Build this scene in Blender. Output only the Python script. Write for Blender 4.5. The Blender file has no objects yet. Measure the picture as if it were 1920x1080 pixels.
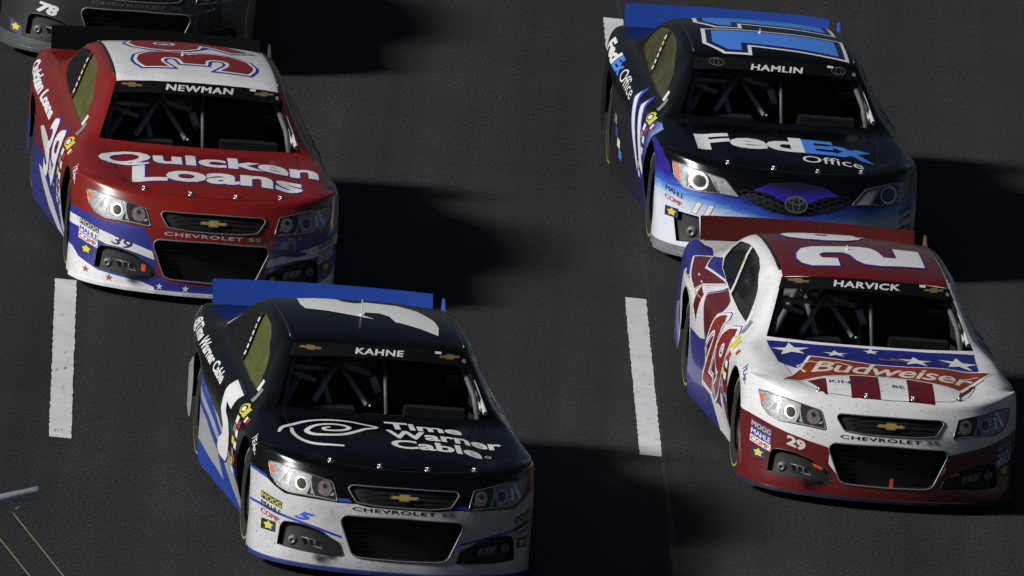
import bpy, bmesh, math, random
import numpy as np
from mathutils import Vector, Matrix
from mathutils.bvhtree import BVHTree
random.seed(4)
R = math.radians
scene = bpy.context.scene
COL = scene.collection

# ------------------------------------------------------------------ camera
ELEV, ROLL, DIST, FPX = R(11.013), R(5.711), 157.65, 40000.0
fw = Vector((0, math.cos(ELEV), -math.sin(ELEV)))
rt = Vector((1, 0, 0)); up = Vector((0, math.sin(ELEV), math.cos(ELEV)))
cr, sr = math.cos(ROLL), math.sin(ROLL)
rt2 = rt*cr + up*sr; up2 = up*cr - rt*sr
cam_data = bpy.data.cameras.new('camera'); cam = bpy.data.objects.new('camera', cam_data); COL.objects.link(cam)
CAM_LOC = -fw*DIST
m = Matrix((rt2, up2, -fw)).transposed().to_4x4(); m.translation = CAM_LOC
cam.matrix_world = m
cam_data.sensor_width = 36; cam_data.lens = FPX/1920*36
cam_data.clip_start = 1; cam_data.clip_end = 3000
cam_data.dof.use_dof = False
scene.camera = cam

# ------------------------------------------------------------------ night sky and floodlight direction
SUN_EL, SUN_AZ = R(30.5), R(20)            # light comes from picture left, low over the infield
world = bpy.data.worlds.new('World'); scene.world = world; world.use_nodes = True
wn = world.node_tree.nodes; wl = world.node_tree.links
sky = wn.new('ShaderNodeTexSky'); sky.sky_type = 'NISHITA'; sky.sun_disc = False
sky.sun_elevation = SUN_EL
bg = wn['Background']; wl.new(sky.outputs[0], bg.inputs[0]); bg.inputs[1].default_value = 0.017
sun_d = bpy.data.lights.new('sun', 'SUN'); sun = bpy.data.objects.new('sun', sun_d); COL.objects.link(sun)
ldir = Vector((math.cos(SUN_AZ)*math.cos(SUN_EL), math.sin(SUN_AZ)*math.cos(SUN_EL), -math.sin(SUN_EL)))
sun.rotation_euler = ldir.to_track_quat('-Z', 'Y').to_euler()
sky.sun_rotation = math.atan2(-ldir.x, -ldir.y)
sun_d.energy = 4.5; sun_d.angle = R(10); sun_d.color = (1.0, .985, .955)
scene.view_settings.view_transform = 'Standard'; scene.view_settings.look = 'None'
scene.view_settings.gamma = 1; scene.view_settings.use_curve_mapping = False
scene.view_settings.exposure = 0

# ------------------------------------------------------------------ materials
MATS = {}
def s2l(c):
    return tuple(((v/255/12.92) if v/255 <= .04045 else ((v/255+.055)/1.055)**2.4) for v in c)
def mat(name, col, rough=.4, metal=0, coat=0, noise=0, nscale=30, bump=0, spec=.5, emit=None, back=None, chips=False):
    """col is a linear base colour; noise mixes in a slightly darker / dirtier tone"""
    if name in MATS: return MATS[name]
    mm = bpy.data.materials.new(name); mm.use_nodes = True
    nt = mm.node_tree; b = nt.nodes['Principled BSDF']
    b.inputs['Base Color'].default_value = (*col, 1); b.inputs['Roughness'].default_value = rough
    b.inputs['Metallic'].default_value = metal; b.inputs['Coat Weight'].default_value = coat
    b.inputs['Coat Roughness'].default_value = .06; b.inputs['Specular IOR Level'].default_value = spec
    if noise:
        tc = nt.nodes.new('ShaderNodeTexCoord'); n = nt.nodes.new('ShaderNodeTexNoise')
        n.inputs['Scale'].default_value = nscale; n.inputs['Detail'].default_value = 6; n.inputs['Roughness'].default_value = .75
        mpg = nt.nodes.new('ShaderNodeMapping'); h_ = sum(ord(c)*(i+3) for i, c in enumerate(name)) % 97
        mpg.inputs['Location'].default_value = (h_*.37, h_*.61, h_*.23); nt.links.new(tc.outputs['Object'], mpg.inputs[0])
        nt.links.new(mpg.outputs[0], n.inputs['Vector'])
        mr = nt.nodes.new('ShaderNodeMapRange'); mr.inputs[1].default_value = .35; mr.inputs[2].default_value = .75
        mr.inputs[3].default_value = 1.0; mr.inputs[4].default_value = 1-noise
        nt.links.new(n.outputs['Fac'], mr.inputs[0])
        mx = nt.nodes.new('ShaderNodeMix'); mx.data_type = 'RGBA'; mx.blend_type = 'MULTIPLY'; mx.inputs[0].default_value = 1
        mx.inputs[6].default_value = (*col, 1); nt.links.new(mr.outputs[0], mx.inputs[7])
        last = mx.outputs[2]
        if chips:        # rubber flecks and stone chips
            n3 = nt.nodes.new('ShaderNodeTexNoise'); n3.inputs['Scale'].default_value = 48; n3.inputs['Detail'].default_value = 2; nt.links.new(mpg.outputs[0], n3.inputs['Vector'])
            m3 = nt.nodes.new('ShaderNodeMapRange'); m3.inputs[1].default_value = .67; m3.inputs[2].default_value = .72; m3.inputs[4].default_value = .75; nt.links.new(n3.outputs['Fac'], m3.inputs[0])
            x3 = nt.nodes.new('ShaderNodeMix'); x3.data_type = 'RGBA'; nt.links.new(m3.outputs[0], x3.inputs[0]); nt.links.new(last, x3.inputs[6]); x3.inputs[7].default_value = (.05, .05, .05, 1); last = x3.outputs[2]
        nt.links.new(last, b.inputs['Base Color'])
        mr2 = nt.nodes.new('ShaderNodeMapRange'); mr2.inputs[3].default_value = rough*.8; mr2.inputs[4].default_value = min(1, rough*1.5)
        nt.links.new(n.outputs['Fac'], mr2.inputs[0]); nt.links.new(mr2.outputs[0], b.inputs['Roughness'])
        if bump:
            bp = nt.nodes.new('ShaderNodeBump'); bp.inputs['Strength'].default_value = bump; bp.inputs['Distance'].default_value = .004
            nt.links.new(n.outputs['Fac'], bp.inputs['Height']); nt.links.new(bp.outputs[0], b.inputs['Normal'])
    if emit:
        b.inputs['Emission Color'].default_value = (*emit[0], 1); b.inputs['Emission Strength'].default_value = emit[1]
    if back:
        g = nt.nodes.new('ShaderNodeNewGeometry'); b2 = nt.nodes.new('ShaderNodeBsdfDiffuse'); b2.inputs[0].default_value = (*back, 1)
        ms = nt.nodes.new('ShaderNodeMixShader'); nt.links.new(g.outputs['Backfacing'], ms.inputs[0])
        nt.links.new(b.outputs[0], ms.inputs[1]); nt.links.new(b2.outputs[0], ms.inputs[2])
        nt.links.new(ms.outputs[0], nt.nodes['Material Output'].inputs[0])
    MATS[name] = mm; return mm
def paint(name, col, rough=.32, coat=.5, noise=.22, metal=0):
    return mat('paint_'+name, col, rough, metal, coat, noise, 9, 0, .5, back=(.012, .012, .013), chips=True)
def vinyl(name, col, noise=.15, rough=.4):
    return mat('vinyl_'+name, col, rough, 0, .2, noise, 25)

# ------------------------------------------------------------------ object helpers
def empty(name, loc=(0, 0, 0), rz=0):
    o = bpy.data.objects.new(name, None); COL.objects.link(o); o.location = loc; o.rotation_euler = (0, 0, rz)
    o.empty_display_size = .2
    return o
def tag(o, label=None, cat=None, group=None, kind=None):
    if label: o['label'] = label
    if cat: o['category'] = cat
    if group: o['group'] = group
    if kind: o['kind'] = kind
    return o
def mobj(name, verts, faces, mats, parent=None, smooth=False, midx=None, normals=None):
    me = bpy.data.meshes.new(name); me.from_pydata([tuple(v) for v in verts], [], faces)
    if not isinstance(mats, (list, tuple)): mats = [mats]
    for q in mats: me.materials.append(q)
    if midx: me.polygons.foreach_set('material_index', midx)
    if smooth: me.polygons.foreach_set('use_smooth', [True]*len(me.polygons))
    me.update()
    if normals is not None: me.normals_split_custom_set_from_vertices(normals)
    o = bpy.data.objects.new(name, me); COL.objects.link(o)
    if parent: o.parent = parent
    return o
def bmobj(name, bm, mats, parent=None, smooth=False):
    me = bpy.data.meshes.new(name); bm.to_mesh(me); bm.free()
    if not isinstance(mats, (list, tuple)): mats = [mats]
    for q in mats: me.materials.append(q)
    if smooth: me.polygons.foreach_set('use_smooth', [True]*len(me.polygons))
    o = bpy.data.objects.new(name, me); COL.objects.link(o)
    if parent: o.parent = parent
    return o
class MB:
    def __init__(s): s.v = []; s.f = []
    def box(s, c, d, rot=None, bev=0):
        b0 = len(s.v)
        for sx in (-1, 1):
            for sy in (-1, 1):
                for sz in (-1, 1):
                    p = Vector((sx*d[0]/2, sy*d[1]/2, sz*d[2]/2))
                    if rot: p = rot @ p
                    s.v.append(tuple(Vector(c)+p))
        for q in ((0, 1, 3, 2), (4, 6, 7, 5), (0, 4, 5, 1), (2, 3, 7, 6), (0, 2, 6, 4), (1, 5, 7, 3)):
            s.f.append([b0+i for i in q])
    def tube(s, pts, r, n=8, closed=False, caps=True):
        pts = [Vector(p) for p in pts]; N = len(pts); b0 = len(s.v)
        prev = None
        for i, p in enumerate(pts):
            a = pts[(i-1) % N] if (closed or i > 0) else p
            b = pts[(i+1) % N] if (closed or i < N-1) else p
            t = (b-a).normalized()
            if prev is None:
                nrm = t.orthogonal().normalized()
            else:
                nrm = (prev-t*prev.dot(t)).normalized()
            prev = nrm; bi = t.cross(nrm)
            for k in range(n):
                a_ = 2*math.pi*k/n
                s.v.append(tuple(p+(nrm*math.cos(a_)+bi*math.sin(a_))*r))
        L = N if closed else N-1
        for i in range(L):
            for k in range(n):
                s.f.append([b0+i*n+k, b0+i*n+(k+1) % n, b0+((i+1) % N)*n+(k+1) % n, b0+((i+1) % N)*n+k])
        if caps and not closed:
            s.f.append([b0+k for k in range(n)][::-1]); s.f.append([b0+(N-1)*n+k for k in range(n)])
    def lathe(s, prof, n, c, ax, start=0, end=2*math.pi):
        """prof = [(radius, along)], axis vector ax through c"""
        ax = Vector(ax).normalized(); u = ax.orthogonal().normalized()
        if abs(ax.x) > .9: u = Vector((0, 1, 0))
        w = ax.cross(u); b0 = len(s.v); full = abs(end-start-2*math.pi) < 1e-6
        m_ = n if full else n+1
        for (r_, h) in prof:
            for k in range(m_):
                a = start+(end-start)*k/n
                s.v.append(tuple(Vector(c)+ax*h+(u*math.cos(a)+w*math.sin(a))*r_))
        for i in range(len(prof)-1):
            for k in range(n):
                k2 = (k+1) % n if full else k+1
                s.f.append([b0+i*m_+k, b0+i*m_+k2, b0+(i+1)*m_+k2, b0+(i+1)*m_+k])
    def build(s, name, mats, parent=None, smooth=False):
        bm = bmesh.new(); vs = [bm.verts.new(v) for v in s.v]
        for f in s.f:
            try: bm.faces.new([vs[i] for i in f])
            except ValueError: pass
        bmesh.ops.recalc_face_normals(bm, faces=bm.faces[:])
        return bmobj(name, bm, mats, parent, smooth)

# ------------------------------------------------------------------ stock car shell: a lofted half grid, mirrored
def arch(t, yc=1.05, x=.99):
    return (x, yc-.395*math.cos(R(t)), .36+.395*math.sin(R(t)))
def fascia_y(x, z, kind):
    bx = [0, .2, .4, .6, .75, .86, .94, .985]; by = [0, .005, .04, .11, .20, .31, .45, .62]
    y = float(np.interp(x, bx, by))
    y0 = float(np.interp(z, [.06, .14, .2, .45, .55, .64, .70, .76], [.0, 0.0, .01, .03, .05, .10, .14, .19]))
    k = float(np.interp(z, [.08, .4], [.85, 1]))
    return y*k+y0
def ribs(kind='ss'):
    out = []
    fx = [0, .22, .44, .60, .73, .84, .915, .955]
    for z, rise, t in ((.075, 0, None), (.13, 0, None), (.22, 0, None), (.33, 0, None), (.44, 0, 10), (.54, .01, 23), (.62, .03, 34), (.685, .05, 44), (.73, .065, 54)):
        r = []
        for x in fx:
            zz = z+rise*(x/.95)**2
            r.append((x, fascia_y(x, zz if z < .6 else z, kind), zz))
        e = (.985, .65, z) if t is None else arch(t)
        l = r[-1]
        mid = ((l[0]+e[0])/2+.008, (l[1]+e[1])/2, (l[2]+e[2])/2)
        r += [mid, e]; out.append(r)
    A = arch; B = lambda t: arch(t, 3.845)
    tab = [
     [(0,.20,.762),(.22,.215,.764),(.44,.28,.772),(.60,.37,.785),(.73,.48,.80),(.84,.61,.805),(.915,.72,.785),(.955,.77,.762),(.98,.80,.735),A(62)],
     [(0,.38,.80),(.22,.39,.803),(.44,.44,.805),(.61,.52,.805),(.745,.62,.815),(.86,.74,.815),(.93,.83,.795),(.965,.86,.775),(.983,.885,.757),A(72)],
     [(0,.65,.84),(.22,.655,.842),(.45,.69,.842),(.63,.74,.835),(.765,.81,.838),(.875,.90,.83),(.94,.95,.80),(.97,.965,.78),(.985,.98,.767),A(82)],
     [(0,.95,.875),(.22,.955,.877),(.46,.98,.875),(.66,1.03,.865),(.79,1.07,.865),(.885,1.11,.85),(.945,1.12,.805),(.973,1.11,.78),(.986,1.10,.766),A(96)],
     [(0,1.27,.912),(.22,1.275,.912),(.45,1.30,.910),(.76,1.37,.903),(.835,1.385,.893),(.885,1.39,.868),(.945,1.36,.805),(.975,1.32,.765),(.986,1.27,.735),A(112)],
     [(0,1.42,1.010),(.21,1.425,1.010),(.43,1.45,1.006),(.725,1.515,.996),(.79,1.555,.965),(.868,1.60,.880),(.945,1.59,.812),(.985,1.55,.72),(.991,1.44,.63),A(136)],
     [(0,1.57,1.110),(.20,1.575,1.110),(.41,1.60,1.104),(.69,1.66,1.092),(.748,1.705,1.055),(.862,1.76,.892),(.945,1.76,.824),(.99,1.72,.68),(.996,1.58,.49),A(160)],
     [(0,1.72,1.208),(.19,1.725,1.207),(.385,1.75,1.200),(.655,1.805,1.186),(.708,1.855,1.145),(.858,1.92,.90),(.946,1.92,.83),(.992,1.90,.67),(.985,1.76,.42),(.955,1.455,.30)],
     [(0,1.87,1.302),(.18,1.872,1.301),(.36,1.89,1.295),(.62,1.945,1.273),(.67,1.99,1.232),(.856,2.08,.905),(.947,2.08,.833),(.995,2.06,.67),(.982,1.98,.40),(.905,1.47,.12)],
     [(0,2.05,1.340),(.18,2.052,1.339),(.36,2.07,1.331),(.62,2.12,1.306),(.68,2.15,1.268),(.855,2.22,.908),(.948,2.22,.835),(.997,2.22,.67),(.990,2.2,.40),(.925,1.85,.11)],
     [(0,2.40,1.368),(.18,2.40,1.367),(.36,2.41,1.359),(.615,2.45,1.330),(.677,2.46,1.293),(.853,2.5,.915),(.95,2.5,.838),(1.0,2.5,.67),(.996,2.5,.40),(.950,2.35,.105)],
     [(0,2.80,1.372),(.18,2.80,1.371),(.36,2.80,1.363),(.618,2.80,1.330),(.680,2.80,1.294),(.852,2.8,.920),(.952,2.8,.842),(1.0,2.8,.675),(1.0,2.8,.41),(.972,2.85,.10)],
     [(0,3.10,1.352),(.18,3.10,1.351),(.36,3.10,1.343),(.620,3.09,1.313),(.690,3.08,1.274),(.851,3.08,.925),(.955,3.1,.845),(1.0,3.1,.69),(1.0,3.06,.43),(.982,3.42,.115)],
     [(0,3.36,1.305),(.19,3.36,1.304),(.37,3.35,1.296),(.632,3.34,1.272),(.712,3.32,1.225),(.851,3.3,.927),(.957,3.32,.848),(1.0,3.33,.73),(1.0,3.30,.54),B(14)],
     [(0,3.66,1.200),(.20,3.655,1.199),(.39,3.65,1.190),(.680,3.62,1.165),(.765,3.58,1.090),(.853,3.58,.928),(.957,3.58,.852),(1.0,3.6,.785),(1.0,3.60,.765),B(52)],
     [(0,3.96,1.085),(.22,3.955,1.084),(.43,3.95,1.075),(.710,3.92,1.04),(.795,3.88,.985),(.860,3.88,.924),(.952,3.88,.858),(.997,3.88,.80),(1.0,3.86,.775),B(92)],
     [(0,4.20,.995),(.23,4.20,.994),(.45,4.19,.988),(.735,4.18,.966),(.80,4.18,.94),(.865,4.18,.912),(.943,4.18,.852),(.975,4.16,.78),(.978,4.12,.735),(.975,)+B(132)[1:]],
     [(0,4.42,.958),(.24,4.42,.957),(.46,4.41,.953),(.755,4.41,.94),(.818,4.41,.925),(.866,4.4,.905),(.935,4.4,.845),(.952,4.38,.72),(.955,4.33,.56),(.950,)+B(164)[1:]],
     [(0,4.65,.945),(.24,4.65,.944),(.46,4.65,.941),(.77,4.65,.93),(.828,4.65,.918),(.862,4.65,.90),(.915,4.65,.84),(.928,4.63,.66),(.930,4.62,.46),(.935,4.34,.20)],
     [(0,4.86,.935),(.24,4.86,.934),(.46,4.86,.932),(.78,4.86,.922),(.83,4.85,.908),(.852,4.85,.89),(.885,4.84,.83),(.90,4.83,.64),(.905,4.82,.44),(.90,4.82,.22)],
    ]
    for q in (1, 2, 3):                      # raised centre of the hood with a crease at its edge
        dz = (.009, .009, .004, -.006) if q < 3 else (.005, .005, .002, -.003)
        for c in range(4): x, y, z = tab[q][c]; tab[q][c] = (x, y, z+dz[c]*(1.5 if c > 1 else 1))
    out += [list(map(tuple, r)) for r in tab]
    last = out[-1]
    out.append([(x*.985, y+.06, z*.99-.005) for x, y, z in last])
    out.append([(x*.7, 4.955, .56+(z-.56)*.7) for x, y, z in last])
    out.append([(x*.02, 4.96, .56+(z-.56)*.02) for x, y, z in last])
    return out
def catmull(P, n):
    """centripetal Catmull-Rom along axis 0 of P (N,k,3), n steps per span"""
    P = np.asarray(P, float); N = P.shape[0]
    E = np.concatenate([2*P[:1]-P[1:2], P, 2*P[-1:]-P[-2:-1]], 0)
    out = []
    for i in range(N-1):
        p0, p1, p2, p3 = E[i], E[i+1], E[i+2], E[i+3]
        d = lambda a, b: np.maximum(np.linalg.norm(b-a, axis=-1, keepdims=True), 1e-4)**.5
        t1 = d(p0, p1); t2 = t1+d(p1, p2); t3 = t2+d(p2, p3)
        for k in range(n):
            t = t1+(t2-t1)*k/n
            A1 = (t1-t)/t1*p0+t/t1*p1; A2 = (t2-t)/(t2-t1)*p1+(t-t1)/(t2-t1)*p2; A3 = (t3-t)/(t3-t2)*p2+(t-t2)/(t3-t2)*p3
            B1 = (t2-t)/t2*A1+t/t2*A2; B2 = (t3-t)/(t3-t1)*A2+(t-t1)/(t3-t1)*A3
            out.append((t2-t)/(t2-t1)*B1+(t-t1)/(t2-t1)*B2)
    out.append(P[-1]); return np.stack(out, 0)
def shell(kind='ss', n=4):
    P = np.array(ribs(kind), float)
    # mirror so the spline is smooth across the centre line
    Mi = P[:, 1:][:, ::-1].copy(); Mi[..., 0] *= -1
    G = np.concatenate([Mi, P], 1)
    G = catmull(G, n); G = catmull(G.transpose(1, 0, 2), n).transpose(1, 0, 2)
    nr, nc = G.shape[:2]
    V = G.reshape(-1, 3)
    F = []
    mid = (nc-1)//2
    for i in range(nr-1):
        for j in range(nc-1):
            a, b, c, d = i*nc+j, i*nc+j+1, (i+1)*nc+j+1, (i+1)*nc+j
            F += [[a, b, c], [a, c, d]] if j >= mid else [[a, b, d], [b, c, d]]
    return V, F
class Surf:
    """smooth reference surface for cutting, decals and normals"""
    def __init__(s, kind):
        s.V, s.F = shell(kind)
        me = bpy.data.meshes.new('ref'); me.from_pydata([tuple(v) for v in s.V], [], s.F); me.update()
        s.N = [v.normal.copy() for v in me.vertices]
        # orientation: make sure normals point outwards
        k = max(range(len(s.V)), key=lambda i: s.V[i][2])
        s.flip = s.N[k].z < 0
        if s.flip: s.N = [-q for q in s.N]; s.F = [f[::-1] for f in s.F]
        s.bvh = BVHTree.FromPolygons([Vector(v) for v in s.V], s.F)
        bpy.data.meshes.remove(me)
    def normal(s, p, fi):
        f = s.F[fi]; ws = []; 
        acc = Vector((0, 0, 0))
        for vi in f:
            d = (Vector(s.V[vi])-p).length_squared
            acc += s.N[vi]/(d+1e-5)
        return acc.normalized()
    def near(s, p):
        loc, n, fi, d = s.bvh.find_nearest(p)
        return loc, s.normal(loc, fi)
    def cast(s, mode, a, b):
        if mode == 'top': o, d = Vector((a, b, 3)), Vector((0, 0, -1))
        elif mode == 'front': o, d = Vector((a, -2, b)), Vector((0, 1, 0))
        elif mode == 'left': o, d = Vector((-3, a, b)), Vector((1, 0, 0))
        elif mode == 'right': o, d = Vector((3, a, b)), Vector((-1, 0, 0))
        loc, n, fi, dist = s.bvh.ray_cast(o, d)
        if loc is None: return None
        return loc, s.normal(loc, fi)
POSES = {'29': (2.7757, -6.8574, R(8.05)), '39': (-2.2037, -1.8428, R(7.696)), '5': (-.5793, -11.0637, R(8.958)),
         '11': (2.0527, 1.4745, R(7.355)), '78': (-3.0872, 7.2119, R(7.696))}

# ------------------------------------------------------------------ flat print: text and shapes laid onto the bodywork
_tc = {}
def text2d(s, bold=0.0, shear=0.0, space=1.0):
    k = (s, bold, shear, space)
    if k in _tc: return _tc[k]
    if 'M' in s and bold > 0:            # the outline offset breaks on M: thicken with shifted copies instead
        V, F = text2d(s, 0.0, shear, space); n = len(V)
        V3 = np.concatenate([np.column_stack([V[:, 0]+dx*bold, V[:, 1]+dy*bold, np.full(n, l)]) for l, (dx, dy) in enumerate(((-1, -.5), (1, .5), (-1, .5), (1, -.5)))])
        _tc[k] = (V3, [[i+n*q for i in f] for q in range(4) for f in F]); return _tc[k]
    cu = bpy.data.curves.new('t', 'FONT'); cu.body = s; cu.offset = bold; cu.shear = shear; cu.space_character = space
    cu.resolution_u = 3
    o = bpy.data.objects.new('t', cu); COL.objects.link(o)
    dg = bpy.context.evaluated_depsgraph_get(); me = o.evaluated_get(dg).to_mesh()
    V = np.array([(v.co.x, v.co.y) for v in me.vertices]); F = [list(p.vertices) for p in me.polygons]
    o.evaluated_get(dg).to_mesh_clear()
    bpy.data.objects.remove(o); bpy.data.curves.remove(cu)
    _tc[k] = (V, F); return _tc[k]
def norm(sh, ref=None):
    V, F = sh; r = (ref or sh)[0][:, :2]; lo, hi = r.min(0), r.max(0)
    q = (V[:, :2]-lo)/(hi-lo)
    return (np.column_stack([q, V[:, 2]]) if V.shape[1] > 2 else q, F)
def poly(pts): return (np.array(pts, float), [list(range(len(pts)))])
def ellipse(cx, cy, rx, ry, n=28): return poly([(cx+rx*math.cos(2*math.pi*k/n), cy+ry*math.sin(2*math.pi*k/n)) for k in range(n)])
def stroke(pts, w, closed=False):
    """ribbon of width w (number or per-point list) along pts"""
    P = np.array(pts, float); n = len(P); W = [w]*n if not hasattr(w, '__len__') else w
    V = []; F = []
    for i in range(n):
        a = P[(i-1) % n] if (closed or i > 0) else P[i]; b = P[(i+1) % n] if (closed or i < n-1) else P[i]
        t = (b-a)/max(1e-9, np.linalg.norm(b-a)); nn = np.array([-t[1], t[0]])
        V += [P[i]+nn*W[i]/2, P[i]-nn*W[i]/2]
    for i in range(n if closed else n-1):
        j = (i+1) % n; F.append([2*i, 2*i+1, 2*j+1, 2*j])
    return (np.array(V), F)
def merge(*sh):
    V = []; F = []; b = 0
    for v, f in sh: V.append(v); F += [[i+b for i in q] for q in f]; b += len(v)
    return (np.concatenate(V), F)
def xf(sh, sx=1, sy=1, ox=0, oy=0, rot=0):
    V = sh[0]; c, s = math.cos(rot), math.sin(rot)
    V = np.stack([V[:, 0]*c-V[:, 1]*s, V[:, 0]*s+V[:, 1]*c], 1)
    return (V*[sx, sy]+[ox, oy], sh[1])
def star(cx, cy, r, rot=0, inner=.4):
    p = []
    for k in range(10):
        q = r if k % 2 == 0 else r*inner; a = math.pi/2+k*math.pi/5+rot
        p.append((cx+q*math.cos(a), cy+q*math.sin(a)))
    return poly(p)
def arc(cx, cy, rx, ry, a0, a1, n=16): return [(cx+rx*math.cos(R(a0+(a1-a0)*k/n)), cy+ry*math.sin(R(a0+(a1-a0)*k/n))) for k in range(n+1)]
def bowtie(g=0.0):
    p = [(-1, -.28), (-.38, -.28), (-.38, -.62), (.30, -.62), (.38, -.28), (.92, -.28), (1.0, .28), (.38, .28), (.38, .62), (-.30, .62), (-.38, .28), (-.92, .28)]
    return poly([(x*(1+g), y*(1+g*2)) for x, y in p])

class Decal:
    def __init__(s, surf, root): s.surf = surf; s.root = root
    def put(s, name, sh, P0, U, W, d, m, lift=.0025, step=.032, parent=None, label=None, keep=None):
        V, F = sh; P0, U, W, d = Vector(P0), Vector(U), Vector(W), Vector(d).normalized()
        bm = bmesh.new(); lu, lw = U.length, W.length
        vs = [bm.verts.new((v[0]*lu, v[1]*lw, (v[2] if len(v) > 2 else 0))) for v in V]
        for f in F:
            try: bm.faces.new([vs[i] for i in f])
            except ValueError: pass
        bm.normal_update(); bmesh.ops.triangulate(bm, faces=bm.faces[:]); lift = max(.001, lift*(.5 if d.y > .9 else .9))
        if max(lu*(V[:, 0].max()-V[:, 0].min()), lw*(V[:, 1].max()-V[:, 1].min())) < .12: step = min(step, .02)
        bm.normal_update()
        for ax, (lo, hi) in enumerate(((V[:, 0].min()*lu, V[:, 0].max()*lu), (V[:, 1].min()*lw, V[:, 1].max()*lw))):
            k = math.floor(lo/step)+1
            while k*step < hi:
                co = [0, 0, 0]; co[ax] = k*step; no = [0, 0, 0]; no[ax] = 1
                bmesh.ops.bisect_plane(bm, geom=bm.verts[:]+bm.edges[:]+bm.faces[:], plane_co=co, plane_no=no, dist=1e-5)
                k += 1
        bmesh.ops.triangulate(bm, faces=[f for f in bm.faces if len(f.verts) > 4])
        nm = []; dead = []
        for v in bm.verts:
            o = P0+U*(v.co.x/lu)+W*(v.co.y/lw)-d*2.0
            loc, n, fi, dist = s.surf.bvh.ray_cast(o, d)
            if loc is None: dead.append(v); nm.append((0, 0, 1)); continue
            n = s.surf.normal(loc, fi); v.co = loc+n*(lift+.0003*v.co.z); nm.append(n)
        if dead: 
            ns = {v: n for v, n in zip(bm.verts, nm)}
            bmesh.ops.delete(bm, geom=dead, context='VERTS'); nm = [ns[v] for v in bm.verts]
        if not bm.faces: bm.free(); return None
        bm.normal_update()
        for f in bm.faces:
            if f.normal.dot(d) > 0: f.normal_flip()
        me = bpy.data.meshes.new(name); bm.to_mesh(me); bm.free(); me.materials.append(m)
        me.polygons.foreach_set('use_smooth', [True]*len(me.polygons)); me.normals_split_custom_set_from_vertices(nm)
        o = bpy.data.objects.new(name, me); COL.objects.link(o); o.parent = parent or s.root
        if label: o['label'] = label
        return o
    # flat coordinates straight in metres
    def top(s, name, sh, m, **k): return s.put(name, sh, (0, 0, 0), (1, 0, 0), (0, 1, 0), (0, 0, -1), m, **k)
    def front(s, name, sh, m, **k): return s.put(name, sh, (0, 0, 0), (1, 0, 0), (0, 0, 1), (0, 1, 0), m, **k)
    def side(s, name, sh, m, sgn=-1, **k):   # sh in (y, z)
        return s.put(name, sh, (0, 0, 0), (0, 1, 0), (0, 0, 1), (-sgn, 0, 0), m, **k)
    def ttop(s, name, t, x0, y0, x1, y1, h, m, bold=.02, shear=0, lean=0, outline=None, space=1, **k):
        """text on the hood: baseline from (x0,y0) to (x1,y1), h deep"""
        ref = text2d(t, bold, shear, space)
        U = (x1-x0, y1-y0, 0); W = (lean, h, 0)
        if outline:
            s.put(name+'_outline', norm(text2d(t, bold+outline[0], shear, space), ref), (x0+outline[2], y0+outline[3], 0), U, W, (0, 0, -1), outline[1], lift=.0018)
        return s.put(name, norm(ref), (x0, y0, 0), U, W, (0, 0, -1), m, lift=.0035, **k)
    def tfront(s, name, t, x0, z0, x1, z1, h, m, bold=.02, shear=0, space=1, lift=.004, outline=None, **k):
        ref = text2d(t, bold, shear, space)
        if outline:
            s.put(name+'_outline', norm(text2d(t, bold+outline[0], shear, space), ref), (x0, 0, z0), (x1-x0, 0, z1-z0), (0, 0, h), (0, 1, 0), outline[1], lift=lift-.0015, **k)
        return s.put(name, norm(ref), (x0, 0, z0), (x1-x0, 0, z1-z0), (0, 0, h), (0, 1, 0), m, lift=lift, **k)
    def tside(s, name, t, y0, z0, y1, z1, h, m, sgn=-1, bold=.02, shear=0, lean=0, outline=None, d=None, **k):
        """text on a flank; on the picture-left flank it reads from the tail (large y) to the nose"""
        ref = text2d(t, bold, shear)
        d = d or (-sgn, 0, 0); P0 = (sgn*.95, y0, z0); U = (0, y1-y0, z1-z0); W = (0, lean, h)
        if abs(d[2]) > 0: W = (-sgn*h*.9, lean, h*.45)
        if outline: s.put(name+'_outline', norm(text2d(t, bold+outline[0], shear), ref), P0, U, W, d, outline[1], lift=.0015)
        return s.put(name, norm(ref), P0, U, W, d, m, lift=.003, **k)

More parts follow.
